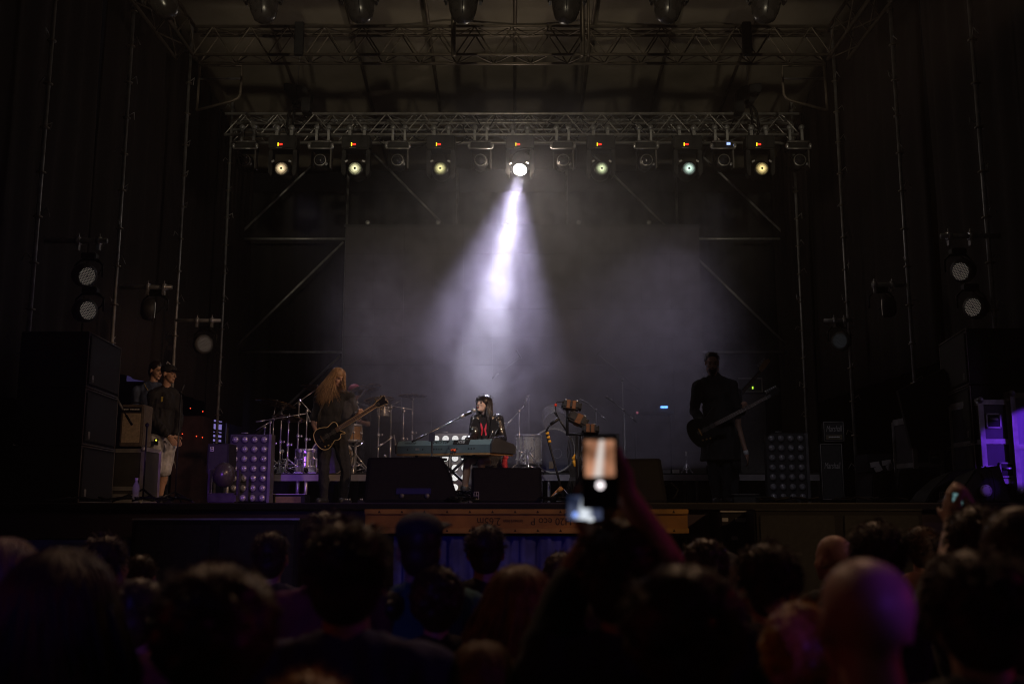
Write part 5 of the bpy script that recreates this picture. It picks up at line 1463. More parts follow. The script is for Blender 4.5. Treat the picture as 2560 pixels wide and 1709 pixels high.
def guitar(label, c, tip, thick, style, holder=None, edge=None, bodym=None, scale=1.0, yaw=.0):
    """c: body centre, tip: head end, both world; u along the neck, lies in a plane facing the crowd"""
    c, tip = Vector(c), Vector(tip); u = (tip - c); Lg = u.length; u.normalize()
    t = thing('electric_guitar' if style != 'bass' else 'bass_guitar', label, 'guitar', c, 'guitars')
    f = Vector((0, -1, 0)); f = (f - u * f.dot(u)).normalized(); v = f.cross(u)
    t.rotation_euler = Matrix((u, -f, v)).transposed().to_euler()   # local x along neck, -y toward the crowd
    bodym = bodym or mat('guitar_black', (.008, .008, .009), .4, spec=.25); edge = edge or mat('cream_binding', (.75, .55, .28), .4)
    if style == 'single':
        up = [(-.19, .09), (-.15, .145), (-.08, .165), (0, .14), (.05, .112), (.10, .118), (.15, .13), (.19, .115), (.20, .07), (.19, .03)]
        lo = [(.19, -.03), (.205, -.05), (.24, -.095), (.225, -.105), (.19, -.085), (.165, -.09), (.15, -.12), (.10, -.135), (.05, -.115), (0, -.14), (-.08, -.17), (-.15, -.15), (-.19, -.095), (-.205, 0)]
    else:
        up = [(-.20, .08), (-.16, .15), (-.08, .17), (0, .13), (.06, .12), (.12, .15), (.20, .185), (.215, .16), (.16, .10), (.14, .03)]
        lo = [(.14, -.03), (.15, -.08), (.20, -.13), (.19, -.155), (.12, -.14), (.05, -.115), (-.02, -.13), (-.1, -.17), (-.17, -.14), (-.21, -.02)]
    poly = smooth_poly([(x * scale, z * scale) for x, z in up + lo])
    MB().prism(poly, -thick / 2, thick / 2).build('body', bodym, t, .006)
    if style == 'single':
        bd_ = MB(); q = [Vector((x, -thick / 2 - .001, z)) for x, z in poly]
        bd_.path(q + [q[0]], .0048, 5, False); bd_.build('binding', edge, t)
    ln = Lg - .13
    nk_m = mat('neck_wood', (.10, .05, .03), .4)
    MB().add([(.12, -thick / 2 - .012, -.028), (.12, -thick / 2 - .012, .028), (ln, -thick / 2 - .012, .022), (ln, -thick / 2 - .012, -.022),
              (.12, thick / 2 - .02, -.02), (.12, thick / 2 - .02, .02), (ln, thick / 2 - .025, .015), (ln, thick / 2 - .025, -.015)],
             [(0, 1, 2, 3), (7, 6, 5, 4), (0, 4, 5, 1), (2, 6, 7, 3), (1, 5, 6, 2), (0, 3, 7, 4)]).build('neck', nk_m, t, .003)
    E = MB()
    for s in (-1, 1): E.tube((.12, -thick / 2 - .013, s * .028), (ln, -thick / 2 - .013, s * .022), .0028, n=5)
    E.build('neck_binding', edge, t)
    F = MB()
    for k in range(19):
        x = ln - (ln - .14) * (1 - 2 ** (-k / 12)) * 1.45
        if x > .14: F.b2((x - .0012, -thick / 2 - .0145, -.025), (x + .0012, -thick / 2 - .0125, .025))
    F.build('fret', steel, t)
    S = MB()
    for k in range(6 if style != 'bass' else 4): S.tube((-.12, -thick / 2 - .016, -.02 + .008 * k), (ln + .06, -thick / 2 - .015, -.017 + .0068 * k), .0008, n=3, cap=False)
    S.build('string', alu, t)
    if style == 'single': hp = [(ln - .005, .022), (ln + .03, .038), (ln + .10, .046), (ln + .15, .062), (ln + .158, .03), (ln + .14, 0), (ln + .158, -.03), (ln + .15, -.062), (ln + .10, -.046), (ln + .03, -.038), (ln - .005, -.022)]
    else: hp = [(ln, .02), (ln + .03, .045), (ln + .15, .058), (ln + .20, .03), (ln + .19, -.01), (ln + .06, -.022), (ln, -.02)]
    MB().prism(hp, -thick / 2 - .004, -thick / 2 + .012).build('headstock', bodym if style != 'bass' else mat('maple', (.45, .28, .12), .4), t, .002)
    if style == 'single':
        hb_ = MB(); q = [Vector((x, -thick / 2 - .005, z)) for x, z in hp]; hb_.path(q, .003, 5, False); hb_.build('headstock_binding', edge, t)
    tn = MB()
    for k in range(3 if style == 'single' else 6 if style != 'bass' else 4):
        x = ln + .035 + k * (.04 if style == 'single' else .027 if style != 'bass' else .042)
        for s in ((-1, 1) if style == 'single' else (1,)):
            tn.tube((x, -thick / 2 + .004, s * .03), (x, -thick / 2 + .004, s * .072), .004, n=5); tn.ell((x, -thick / 2 + .004, s * .074), (.010, .006, .009), seg=8, rings=6)
    tn.build('tuning_peg', mat('gold_metal', (.8, .55, .2), .25, 1.0) if style == 'single' else chrome, t)
    for x in (-.01, .085): MB().b2((x - .02, -thick / 2 - .012, -.04), (x + .02, -thick / 2, .04)).build('pickup', mat('pickup_black', (.03, .03, .03), .3), t, .003)
    MB().b2((-.09, -thick / 2 - .012, -.045), (-.075, -thick / 2, .045)).build('bridge', mat('gold_metal', (.8, .55, .2), .25, 1.0), t)
    for k in range(3): MB().lathe([(.012, 0), (.012, .012), (0, .012)], (-.10 + .045 * k, -thick / 2, -.10 - .01 * k), (0, -1, 0), 10).build('knob', mat('knob_amber', (.3, .2, .08), .3), t)
    return t
g0 = gt.location
guitar('black guitar with cream edges held by the long haired guitarist', g0 + gp(828, 1094, -.21), g0 + gp(966, 1008, -.25), .05, 'single', scale=.86)
# strap
MB().path([gp(800, 1085, -.13), gp(800, 1040, -.15), gp(815, 1000, -.14), gp(835, 985, -.02), gp(862, 1000, .12), gp(850, 1080, .14)], .018, 6).build('strap', mat('leather_black', (.02, .018, .016), .5), gbody)

# --- pianist, seated, studded leather jacket, long dark hair with a fringe, singing
Yn = 12.15; kn = FPX / Yn
def pp(px, py, y=0.0): return Vector(((px - 1215) / kn, y, (1258 - py) / kn))
J = dict(head=pp(1208, 1016, -.05), neck=pp(1216, 1042, 0), pelvis=pp(1226, 1142, .14), shL=pp(1190, 1053, -.04), shR=pp(1244, 1051, .05),
         elL=pp(1184, 1098, -.16), wrL=pp(1172, 1110, -.38), elR=pp(1255, 1100, -.02), wrR=pp(1226, 1108, -.30),
         hipL=pp(1212, 1150, .1), hipR=pp(1242, 1150, .13), knL=pp(1172, 1154, -.30), knR=pp(1206, 1158, -.32), anL=pp(1164, 1240, -.22), anR=pp(1204, 1243, -.2),
         toeL=pp(1160, 1256, -.36), toeR=pp(1202, 1256, -.34))
for k in ('toeL', 'toeR'): J[k].z = .0
skin_p = mat('skin_pale', (.72, .50, .40), .45, var=.05, vs=14)
tights = mat('tights', (.22, .14, .10), .5)
jacket = mat('leather_jacket', (.014, .013, .014), .3, var=.3, vs=12, bump=.3, spec=.7)
hair_dark = mat('dark_hair', (.014, .007, .006), .35, var=.4, vs=30, spec=.6)
hmp = frame((-.60, -.78, .30), (.10, .25, 1))
pt, pbody = person('pianist in a studded leather jacket singing into the microphone with her head raised', (Xp(1215, Yn, 2.5), Yn, STG), J, hmp, dict(
    fem=True, s=.93, mouth=True, makeup=True, skin=skin_p, voxel=.007, lk=.82,
    handL=((-.1, -.9, -.2), .5, -1, .9, .4, (0, 0, -1)), handR=((-.1, -.9, -.2), .5, 1, .9, .4, (0, 0, -1)),
    clothes=[('top', [('ell', pp(1216, 1085, .0), (.115, .115, .2))], .0, shirtk), ('skirt', [('hips',), ('leg', .62)], .014, shirtk), ('tights', [('leg', 1.98)], .004, tights), ('boots', [('foot',), ('cap_', pp(1164, 1240, -.22), pp(1165, 1222, -.23), .05, .055), ('cap_', pp(1204, 1243, -.2), pp(1205, 1224, -.21), .05, .055)], .012, shoek)]))
jk = MB(); Jv = skeleton(J)
torso_prims(jk, Jv, .022, False, False)
for sd in 'LR': arm_prims(jk, Jv, sd, .018, 0, 1.85)
capsule(jk, pp(1192, 1120, .0), pp(1190, 1060, -.02), .09, .07); capsule(jk, pp(1248, 1120, .05), pp(1242, 1060, .05), .09, .07)
jo = blob(jk, 'jacket', jacket, pbody, .008, 2); folds(jo, .007, 10, 2)
# open front: dark V with a red butterfly-like print and collar
MB().prism([(-.075, .03), (.065, .04), (.015, -.33), (-.01, -.33)], -.150, -.13, Matrix.Translation(pp(1214, 1055, .0))).build('shirt_front', mat('tee_black', (.012, .01, .012), .9), pbody)
rp = mat('red_print', (.70, .03, .07), .6); rb_ = MB()
for s in (-1, 1):
    rb_.prism([(s * .006, .0), (s * .026, .065), (s * .040, .072), (s * .036, .01), (s * .026, -.015), (s * .040, -.07), (s * .022, -.082), (s * .006, -.02)], -.158, -.152, Matrix.Translation(pp(1210, 1077, .0)))
rb_.build('shirt_print', rp, pbody)
lap = MB()
lap.prism([(-.11, .06), (-.055, .03), (-.01, -.10), (-.015, -.22), (-.045, -.30), (-.10, -.16), (-.15, -.06)], -.158, -.145, Matrix.Translation(pp(1207, 1060, .0)))
lap.prism([(.12, .06), (.06, .03), (.04, -.10), (.025, -.22), (.02, -.30), (.085, -.16), (.155, -.06)], -.158, -.145, Matrix.Translation(pp(1217, 1060, .0)))
lap.build('lapel', mat('lapel_leather', (.012, .011, .012), .7, spec=.2), pbody, .004)
stud = mat('stud_metal', (.9, .9, .92), .15, 1.0); sm_ = MB(); rnd = random.Random(9)
for s, ox in ((-1, 1207), (1, 1217)):
    for (a, b), (c_, d_) in (((.11, .055), (.15, -.05)), ((.15, -.06), (.09, -.17)), ((.088, -.17), (.04, -.28))):
        for k in range(7):
            u_ = k / 6; sm_.ell(pp(ox, 1060, -.163) + Vector((s * (a + (c_ - a) * u_) * (1 if s > 0 else .95), 0, b + (d_ - b) * u_)), .0062, seg=6, rings=4)
me_j = jo.data
cand = [v.co.copy() for v in me_j.vertices if (abs(v.co.x - Jv['shR'].x) < .10 or abs(v.co.x - Jv['shL'].x) < .07) and v.normal.y < .1 and v.co.z > Jv['shR'].z - .16]
for p in rnd.sample(cand, min(120, len(cand))): sm_.ell(p, .0058, seg=6, rings=4)
sm_.build('stud', stud, pbody)
for q, (a, b) in enumerate((((1244, 1040, .0), (1256, 1049, .05)), ((1184, 1050, -.06), (1191, 1043, -.03)))):
    MB().tube(pp(*a), pp(*b), .014).build('epaulette', stud, pbody)
MB().lathe([(.047, -.012), (.050, -.01), (.050, .01), (.047, .012)], pp(1212, 1034, -.02), (-.05, -.12, 1), 24, cap=False).build('choker', shirtk, pbody)
MB().tube(pp(1211, 1104, -.13), pp(1211, 1113, -.14), .02).build('belt_buckle', stud, pbody)
MB().path([pp(1224, 1100, -.165), pp(1238, 1072, -.15)], .004, 5).build('zip', stud, pbody); MB().path([pp(1226, 1112, -.165), pp(1240, 1088, -.15)], .004, 5).build('zip', stud, pbody)
hc = Jv['head']; h = skull_cap(MB(), hc, hmp, .014, .95)
h.ell(hc + hmp @ Vector((.045, -.05, -.07)), (.05, .05, .13), hmp); h.ell(hc + hmp @ Vector((-.045, -.05, -.07)), (.045, .05, .13), hmp)
blob(h, 'scalp_hair', hair_dark, pbody, .008, 3)
rnd = random.Random(14); hs_ = MB()
for i in range(420):
    a = rnd.uniform(-1.9, 2.0); v = Vector((math.sin(a) * .085, -math.cos(a) * .095 - .01, rnd.uniform(-.02, .11))) * .95
    arc, p1 = scalp_arc(hc, hmp, a, rnd, .95)
    L_ = rnd.uniform(.26, .42); sx_ = 1 if v.x > 0 else -1
    out = Vector((rnd.uniform(-.01, .06) if v.x > 0 else rnd.uniform(-.04, .01), -.03 if abs(a) > 1.2 else .03, 0))
    r0 = rnd.uniform(.003, .0075)
    p2 = p1 + out * .6 + Vector((0, -.02, -L_ * .4)); p3 = p1 + out + Vector((.01 * math.sin(i), -.03, -L_))
    hs_.path(arc + [p1, p2, p3], [r0 * .6, r0, r0, r0, r0, r0 * .15], 5, False)
for i in range(60):   # fringe
    x = rnd.uniform(-.062, .066); p0 = hc + hmp @ Vector((x * .6, .035, .122)); p1 = hc + hmp @ Vector((x, .092 - x * x * 5, .075)); p2 = hc + hmp @ Vector((x * 1.05, .101 - x * x * 6, .030 + rnd.uniform(-.012, .008)))
    hs_.path([p0, p1, p2], [.005, .005, .0015], 4, False)
for i in range(70):   # frizz catching the light
    v = Vector((rnd.gauss(0, 1), rnd.gauss(-.4, .6), abs(rnd.gauss(0, 1)))).normalized(); p = hc + hmp @ Vector((v.x * .09, v.y * .105 - .015, v.z * .095 + .035))
    hs_.path([p, p + hmp @ (v * .02) + Vector((.01 * math.sin(i), 0, .004)), p + hmp @ (v * .032) + Vector((.018 * math.sin(i), 0, -.004))], [.0022, .0016, .0006], 3, False)
hs_.build('hair', hair_dark, pbody)
st_ = thing('piano_stool', 'round black stool under the pianist with a red cloth on its side', 'stool', (pt.location.x + J['pelvis'].x, Yn + .14, STG))
MB().lathe([(.0, .42), (.17, .42), (.18, .44), (.17, .49), (0, .50)], n=24).build('seat', shirtk, st_); MB().tube((0, 0, .05), (0, 0, .43), .02).build('post', chrome, st_)
for a in range(4): MB().tube((0, 0, .07), (.22 * math.cos(a * PI / 2 + .5), .22 * math.sin(a * PI / 2 + .5), .012), .013).build('leg', blackm, st_)
rc = MB().ell((0, 0, 0), (.035, .05, .11)); 
for k in range(5): rc.ell((.01 * math.sin(k * 2), -.02, -.08 + .04 * k), (.035, .03, .03))
o = blob(rc, 'red_cloth', mat('red_cloth', (.6, .05, .07), .85), None, .008, 2); o.location = W(1262, 1160, 12.1); tag(o, 'crumpled red cloth hanging from the stool of the pianist', 'cloth')

# --- guitarist at right in a long dark coat
Yb = 12.2; kb_ = FPX / Yb
def bp(px, py, y=0.0): return Vector(((px - 1796) / kb_, y, (1258 - py) / kb_))
J = dict(head=bp(1784, 908, -.05), neck=bp(1788, 945, .0), pelvis=bp(1797, 1068, .03), shL=bp(1749, 968, 0), shR=bp(1834, 965, .02),
         elL=bp(1738, 1030, .03), wrL=bp(1750, 1057, -.17), elR=bp(1848, 1033, -.02), wrR=bp(1850, 1034, -.22),
         hipL=bp(1780, 1085, .03), hipR=bp(1812, 1085, .03), knL=bp(1781, 1170, .0), knR=bp(1812, 1170, .0), anL=bp(1786, 1245, .04), anR=bp(1811, 1245, .04), toeL=bp(1782, 1258, -.14), toeR=bp(1816, 1258, -.14))
J['elR'] = bp(1846, 1030, .06); J['wrR'] = bp(1850, 1033, -.18)
hmb = frame((-.12, -.90, -.30))
coat = mat('dark_coat', (.020, .019, .021), .85, var=.35, vs=8, bump=.2)
ct, cbody = person('bearded guitarist in a long dark coat looking down at the right of the stage', (Xp(1796, Yb, 2.6), Yb, STG), J, hmb, dict(
    skin=skin_in_shade, beard=hair_dark, handL=((.5, -.25, -.25), .7, -1, 1.0, .4, (.2, .9, -.2)), handR=((.1, -.4, .35), 1.4, 1, 1.0, .3, (-.4, .6, .3)),
    clothes=[('coat', [('torso',), ('arm', 1.92), ('rings', [(bp(1799, 1153, .02), .245, .16), (bp(1798, 1120, .02), .225, .155), (bp(1797, 1075, .02), .195, .145), (bp(1796, 1030, .01), .17, .135), (bp(1796, 1000, .01), .16, .12)]),
                       ('cap_', bp(1766, 962, .0), bp(1792, 940, 0), .055, .055), ('cap_', bp(1816, 960, .0), bp(1790, 940, 0), .055, .055)], .022, coat),
             ('trousers', [('hips',), ('leg', 1.95)], .014, denimk), ('shoes', [('foot',)], .014, shoek)]))
h = skull_cap(MB(), J['head'], hmb, .004, .98, False); blob(h, 'hair', hair_dark, cbody, .008, 2)
strands(J['head'], hmb, 160, .014, 8, .0035, face=.35).build('hair_strands', hair_dark, cbody)
c0 = ct.location
guitar('dark guitar held low by the bearded guitarist in the coat', c0 + bp(1757, 1078, -.20), c0 + bp(1930, 990, -.22), .045, 'double', edge=blackm, scale=1.05)

# --- bass player standing behind the coated guitarist
Y4 = 13.4; k4 = FPX / Y4
def qp(px, py, y=0.0): return Vector(((px - 1815) / k4, y, (1258 - py) / k4))
J = dict(head=qp(1788, 922, 0), neck=qp(1810, 960, .0), pelvis=qp(1814, 1085, 0), shL=qp(1776, 985, 0), shR=qp(1846, 983, 0), elL=qp(1772, 1050, .03), wrL=qp(1790, 1085, -.1),
         elR=qp(1847, 1068, .0), wrR=qp(1862, 1140, -.08), hipL=qp(1800, 1100), hipR=qp(1830, 1100), knL=qp(1800, 1175), knR=qp(1832, 1175), anL=qp(1800, 1246, .03), anR=qp(1834, 1246, .03), toeL=qp(1798, 1258, -.14), toeR=qp(1838, 1258, -.14))
for k in ('toeL', 'toeR'): J[k].z = 0
dt, dbody = person('bass player half hidden behind the coat, bare arm hanging with a white wristband', (Xp(1815, Y4, 2.6), Y4, STG), J, frame((0, -1, -.1)), dict(
    handR=((.1, -.2, -.9), .5, 1, 1.0, .3, (-.9, .2, 0)), handL=((.5, -.2, -.6), .6, -1),
    clothes=[('tee_shirt', [('torso',), ('arm', .7)], .018, shirtk), ('trousers', [('hips',), ('leg', 1.95)], .014, denimk), ('shoes', [('foot',)], .014, shoek)]))
blob(skull_cap(MB(), J['head'], frame((0, -1, -.1)), .006), 'hair', hair_dark, dbody, .009, 2)
d_ = (J['wrR'] - J['elR']).normalized()
MB().tube(J['wrR'] - d_ * .06, J['wrR'] - d_ * .005, .036, .031, n=14).build('wristband', whitep, dbody)
tt = mat('tattoo_ink', (.07, .06, .07), .6); tm = MB()
guitar('bass guitar with a pale wooden head rising behind the bearded guitarist', dt.location + qp(1800, 1050, .16) * 1.0, dt.location + qp(1922, 912, -.05), .045, 'bass', edge=blackm)

# --- drummer with a red cap behind the left kit
Yd = 15.6; kd = FPX / Yd
def dp(px, py, y=0.0): return Vector(((px - 884) / kd, y, (1182 - py) / kd))
J = dict(head=dp(884, 972, 0), neck=dp(884, 1000, .02), pelvis=dp(882, 1098, .1), shL=dp(856, 1014, 0), shR=dp(912, 1014, 0), elL=dp(846, 1052, -.05), wrL=dp(862, 1062, -.28), elR=dp(920, 1052, -.05), wrR=dp(906, 1048, -.3),
         hipL=dp(868, 1104, .05), hipR=dp(896, 1104, .05), knL=dp(856, 1106, -.3), knR=dp(908, 1106, -.3), anL=dp(856, 1172, -.3), anR=dp(908, 1172, -.3), toeL=dp(856, 1182, -.42), toeR=dp(908, 1182, -.42))
for k in ('toeL', 'toeR'): J[k].z = 0
hmd = frame((.75, -.6, -.1))
et, ebody = person('drummer in a red cap behind the left drum kit', (Xp(884, Yd, 2.8), Yd, zRL), J, hmd, dict(voxel=.009,
    handL=((0, -.8, .3), 1.2, -1), handR=((0, -.8, .3), 1.2, 1), clothes=[('tee_shirt', [('torso',), ('arm', .7)], .018, shirtk), ('trousers', [('hips',), ('leg', 1.9)], .014, denimk), ('shoes', [('foot',)], .014, shoek)]))
cp = MB(); cp.ell(J['head'] + hmd @ Vector((0, -.01, .055)), (.092, .112, .085), hmd); cp.ell(J['head'] + hmd @ Vector((0, .13, .05)), (.07, .07, .012), hmd)
blob(cp, 'cap', mat('red_cap', (.55, .03, .05), .6), ebody, .009, 2)
for s, (a, b) in enumerate((((862, 1062, -.28), (895, 1034, -.6)), ((903, 1046, -.3), (897, 990, -.5)))):
    MB().tube(dp(*a), dp(*b), .008, .005).build('drumstick', wood, ebody)
t = thing('drum_stool', 'low round stool under the drummer in the red cap', 'stool', (et.location.x, Yd + .1, zRL)); MB().lathe([(0, .40), (.16, .40), (.16, .46), (0, .47)], n=20).build('seat', shirtk, t); MB().tube((0, 0, .02), (0, 0, .41), .02).build('post', chrome, t); tripod(MB(), 0, .22, .2).build('tripod', chrome, t)

# --- crew men at left
Yc = 12.6; kc = FPX / Yc
def cpx(px, py, y=0.0): return Vector(((px - 402) / kc, y, (1256 - py) / kc))
J = dict(head=cpx(414, 935, -.02), neck=cpx(408, 968, .0), pelvis=cpx(402, 1084, .03), shL=cpx(384, 990, -.10), shR=cpx(428, 988, .10), elL=cpx(390, 1052, -.15), wrL=cpx(432, 1092, -.16), elR=cpx(438, 1045, .10), wrR=cpx(440, 1090, -.02),
         hipL=cpx(395, 1098, -.03), hipR=cpx(416, 1098, .06), knL=cpx(391, 1178, -.05), knR=cpx(412, 1176, .05), anL=cpx(385, 1243, -.02), anR=cpx(402, 1241, .08), toeL=cpx(395, 1258, -.15), toeR=cpx(414, 1258, -.06))
hmc = frame((.93, -.32, -.08))
shortm = mat('pale_denim_shorts', (.55, .55, .62), .9, var=.35, vs=12, bump=.4)
jm = mat('black_track_jacket', (.009, .009, .010), .8, var=.35, vs=8, bump=.2)
ft, fbody = person('crew man in a black jacket, cap and torn pale shorts standing by the tan amplifier', (Xp(402, Yc, 2.6), Yc, STG), J, hmc, dict(
    handL=((.55, -.1, -.6), .35, -1, 1.0, .8, (0, .8, -.4)), handR=((.4, 0, -.8), .5, 1), beard=None,
    clothes=[('jacket', [('torso',), ('arm', 1.88), ('cap_', cpx(402, 1072, 0), cpx(404, 1040, 0), .16, .13)], .020, jm), ('shorts', [('hips',), ('leg', .98)], .034, shortm), ('shoes', [('foot',)], .014, shoek)]))
cp = MB(); cp.ell(J['head'] + hmc @ Vector((0, -.01, .055)), (.088, .108, .075), hmc); cp.ell(J['head'] + hmc @ Vector((0, .125, .045)), (.062, .065, .011), hmc)
blob(cp, 'cap', jm, fbody, .008, 2)
MB().box(cpx(405, 1107, -.20), (.05, .02, .08)).build('radio_pack', blackm, fbody); MB().ell(cpx(406, 1103, -.215), .010, seg=8, rings=6).build('indicator', em('lime_dot', (.8, .8, .05), 2.5), fbody)
MB().prism([(-.012, .03), (.014, .03), (.010, -.03), (-.01, -.035)], -.17, -.165, Matrix.Translation(cpx(411, 1001, .0))).build('badge', mat('yellow_badge', (.5, .4, .08), .6), fbody)
Y6 = 13.2; k6 = FPX / Y6
def rp_(px, py, y=0.0): return Vector(((px - 372) / k6, y, (1256 - py) / k6))
J = dict(head=rp_(380, 926, 0), neck=rp_(372, 958, .0), pelvis=rp_(366, 1075, .03), shL=rp_(342, 978, -.05), shR=rp_(402, 978, .10), elL=rp_(340, 1035, -.05), wrL=rp_(352, 1070, -.12), elR=rp_(404, 1040, .10), wrR=rp_(400, 1085, .0),
         hipL=rp_(356, 1090, 0), hipR=rp_(378, 1090, .05), knL=rp_(356, 1172, 0), knR=rp_(378, 1172, .05), anL=rp_(356, 1243, 0), anR=rp_(378, 1243, .05), toeL=rp_(362, 1258, -.12), toeR=rp_(384, 1258, -.08))
hm6 = frame((.8, -.5, -.15))
ht, hbody = person('crew man in a dark blue jacket standing behind the man in shorts', (Xp(372, Y6, 2.6), Y6, STG), J, hm6, dict(
    handL=((.3, 0, -.8), .5, -1), handR=((.3, 0, -.8), .5, 1),
    clothes=[('jacket', [('torso',), ('arm', 1.9)], .024, mat('navy_jacket', (.05, .07, .13), .8, var=.4, vs=9, bump=.3)), ('trousers', [('hips',), ('leg', 1.95)], .014, denimk), ('shoes', [('foot',)], .014, shoek)]))
blob(skull_cap(MB(), J['head'], hm6, .006), 'hair', hair_dark, hbody, .009, 2)
MB().path([rp_(356, 958, -.07), rp_(364, 970, -.1), rp_(372, 980, -.1)], .005, 5).build('collar_edge', mat('yellow_badge', (.5, .4, .08), .6), hbody)
# ------------------------------------------------------------------ the crowd, backs to the camera
def sample_crowd(hair, shirt_sleeve=.8, fem=False, raise_=None):
    """returns a parentless template: Empty 'person' > body > hair, shirt, trousers, at height 1.75"""
    J = dict(head=(0, .02, 1.635), neck=(0, -.02, 1.49), pelvis=(0, 0, .97), shL=(-.185, -.02, 1.42), shR=(.185, -.02, 1.42), elL=(-.23, -.02, 1.13), wrL=(-.22, .08, .90), elR=(.23, -.02, 1.13), wrR=(.22, .08, .90),
             hipL=(-.09, 0, .93), hipR=(.09, 0, .93), knL=(-.10, .01, .50), knR=(.10, .01, .50), anL=(-.10, -.01, .09), anR=(.10, -.01, .09), toeL=(-.11, .17, 0), toeR=(.11, .17, 0))
    if fem:
        for k in ('shL', 'shR'): J[k] = (J[k][0] * .88, J[k][1], J[k][2])
    if raise_: J.update({k: v for k, v in raise_.items() if k not in ('hl', 'hr')})
    J = skeleton(J); M = frame((0, 1, .05))
    opts = dict(voxel=.013, face=False, fem=False, handL=((0, .3, -.9), .5, -1) if not (raise_ and 'wrL' in raise_) else raise_['hl'], handR=((0, .3, -.9), .5, 1) if not (raise_ and 'wrR' in raise_) else raise_['hr'],
                clothes=[('shirt', [('torso',), ('arm', shirt_sleeve)], .018, mat('crowd_shirt', (.03, .03, .035), .9, var=.3, vs=8, bump=.2, sheen=.15)), ('trousers', [('hips',), ('leg', 1.93)], .014, denimk), ('shoes', [('foot',)], .014, shoek)])
    J.pop('hl', None); J.pop('hr', None)
    t, body = person('person seen from behind in the crowd', (0, 0, 0), {k: v for k, v in J.items()}, M, opts)
    hair(body, J['head'], M)
    return t
brown_hair = mat('brown_hair', (.05, .026, .014), .5, var=.4, vs=25, spec=.4)
light_hair = mat('light_brown_hair', (.22, .12, .05), .45, var=.4, vs=25, spec=.5)
gold_hair = mat('golden_curls', (.42, .23, .05), .45, var=.4, vs=25, spec=.5)
def hair_short(hm_=brown_hair, g=.012, n=520, L_=.028, seed=2):
    def f_(body, c, M):
        o = blob(skull_cap(MB(), c, M, g), 'hair', hm_, body, .011, 2)
        strands(c, M, n, L_, seed, .0032).build('hair_strands', hm_, body)
    return f_
def hair_long(hm_=brown_hair, seed=3, L_=.42, wide=1.0):
    def f_(body, c, M):
        h = skull_cap(MB(), c, M, .016); h.ell(c + Vector((0, -.065, -.12)), (.088 * wide, .055, .20)); blob(h, 'hair', hm_, body, .011, 2)
        rnd = random.Random(seed); m = MB()
        for i in range(340):
            a = rnd.uniform(-2.0, 2.0); v = Vector((math.sin(a) * .098, -math.cos(a) * .115 - .015, rnd.uniform(-.02, .09)))
            arc, p1 = scalp_arc(c, M, a, rnd, 1.02); l = L_ * rnd.uniform(.6, 1.1)
            w = rnd.uniform(-.03, .03)
            m.path(arc + [p1, p1 + Vector((v.x * .4 * wide + w, -.02, -l * .5)), p1 + Vector((v.x * .3 * wide - w, -.01, -l))], [.003, .005, .006, .007, .006, .0012], 4, False)
        m.build('hair_strands', hm_, body)
    return f_
def hair_curly(hm_, seed=5, r=.03, n=150, rad=1.0):
    def f_(body, c, M):
        rnd = random.Random(seed); h = skull_cap(MB(), c, M, .016)
        for i in range(n):
            v = Vector((rnd.gauss(0, 1), rnd.gauss(-.3, .8), rnd.gauss(.3, .9))).normalized()
            if v.y > .75 and v.z < .4: continue
            h.ell(c + Vector((v.x * .098, v.y * .112 - .02, v.z * .105 + .03)) * rad + c * (0) if rad == 1.0 else c + Vector((v.x * .098, v.y * .112 - .02, v.z * .105 + .03)) * rad, r * rnd.uniform(.6, 1.0), seg=8, rings=6)
        blob(h, 'hair', hm_, body, .010, 1)
        strands(c, M, 420, .03, seed, .0026, s=1.12 * rad, droop=0).build('hair_strands', hm_, body)
    return f_
def hair_cap(capm):
    def f_(body, c, M):
        blob(skull_cap(MB(), c, M, .008), 'hair', brown_hair, body, .012, 2)
        h = MB(); h.ell(c + Vector((0, -.005, .075)), (.096, .116, .072)); h.ell(c + Vector((.06, .10, .085)), (.085, .09, .012), (0, -.2, .6)); blob(h, 'cap', capm, body, .010, 2)
    return f_
def hair_bald(body, c, M): pass
def hair_bun(body, c, M):
    hair_short(brown_hair, .012, 300, .02, 6)(body, c, M)
    blob(MB().ell(c + Vector((0, -.11, .06)), (.045, .045, .04)), 'hair_bun', brown_hair, body, .01, 1)
capdark = mat('dark_cap_cloth', (.02, .02, .03), .8, var=.3)
TMPL = {}
for key, hf, kw in (('short', hair_short(), {}), ('crop', hair_short(brown_hair, .005, 400, .014, 9), {}), ('long', hair_long(), dict(fem=True)), ('longlight', hair_long(light_hair, 8, .36, 1.1), dict(fem=True)),
                    ('curly', hair_curly(gold_hair), dict(fem=True)), ('darkcurly', hair_curly(brown_hair, 7), {}), ('cap', hair_cap(capdark), {}), ('bald', hair_bald, {}), ('bun', hair_bun, dict(fem=True))):
    TMPL[key] = sample_crowd(hf, **kw)
def shirt_mat(n, c): return mat('cloth_' + n, c, .9, var=.3, vs=8, bump=.2, sheen=.1)
S_ = dict(black=shirt_mat('black', (.018, .018, .02)), maroon=shirt_mat('maroon', (.16, .03, .03)), teal=shirt_mat('teal', (.02, .12, .11)), navy=shirt_mat('navy', (.04, .04, .13)), grey=shirt_mat('grey', (.12, .11, .11)), rust=shirt_mat('rust', (.20, .06, .035)), white=shirt_mat('pale', (.4, .36, .33)))
used = set()
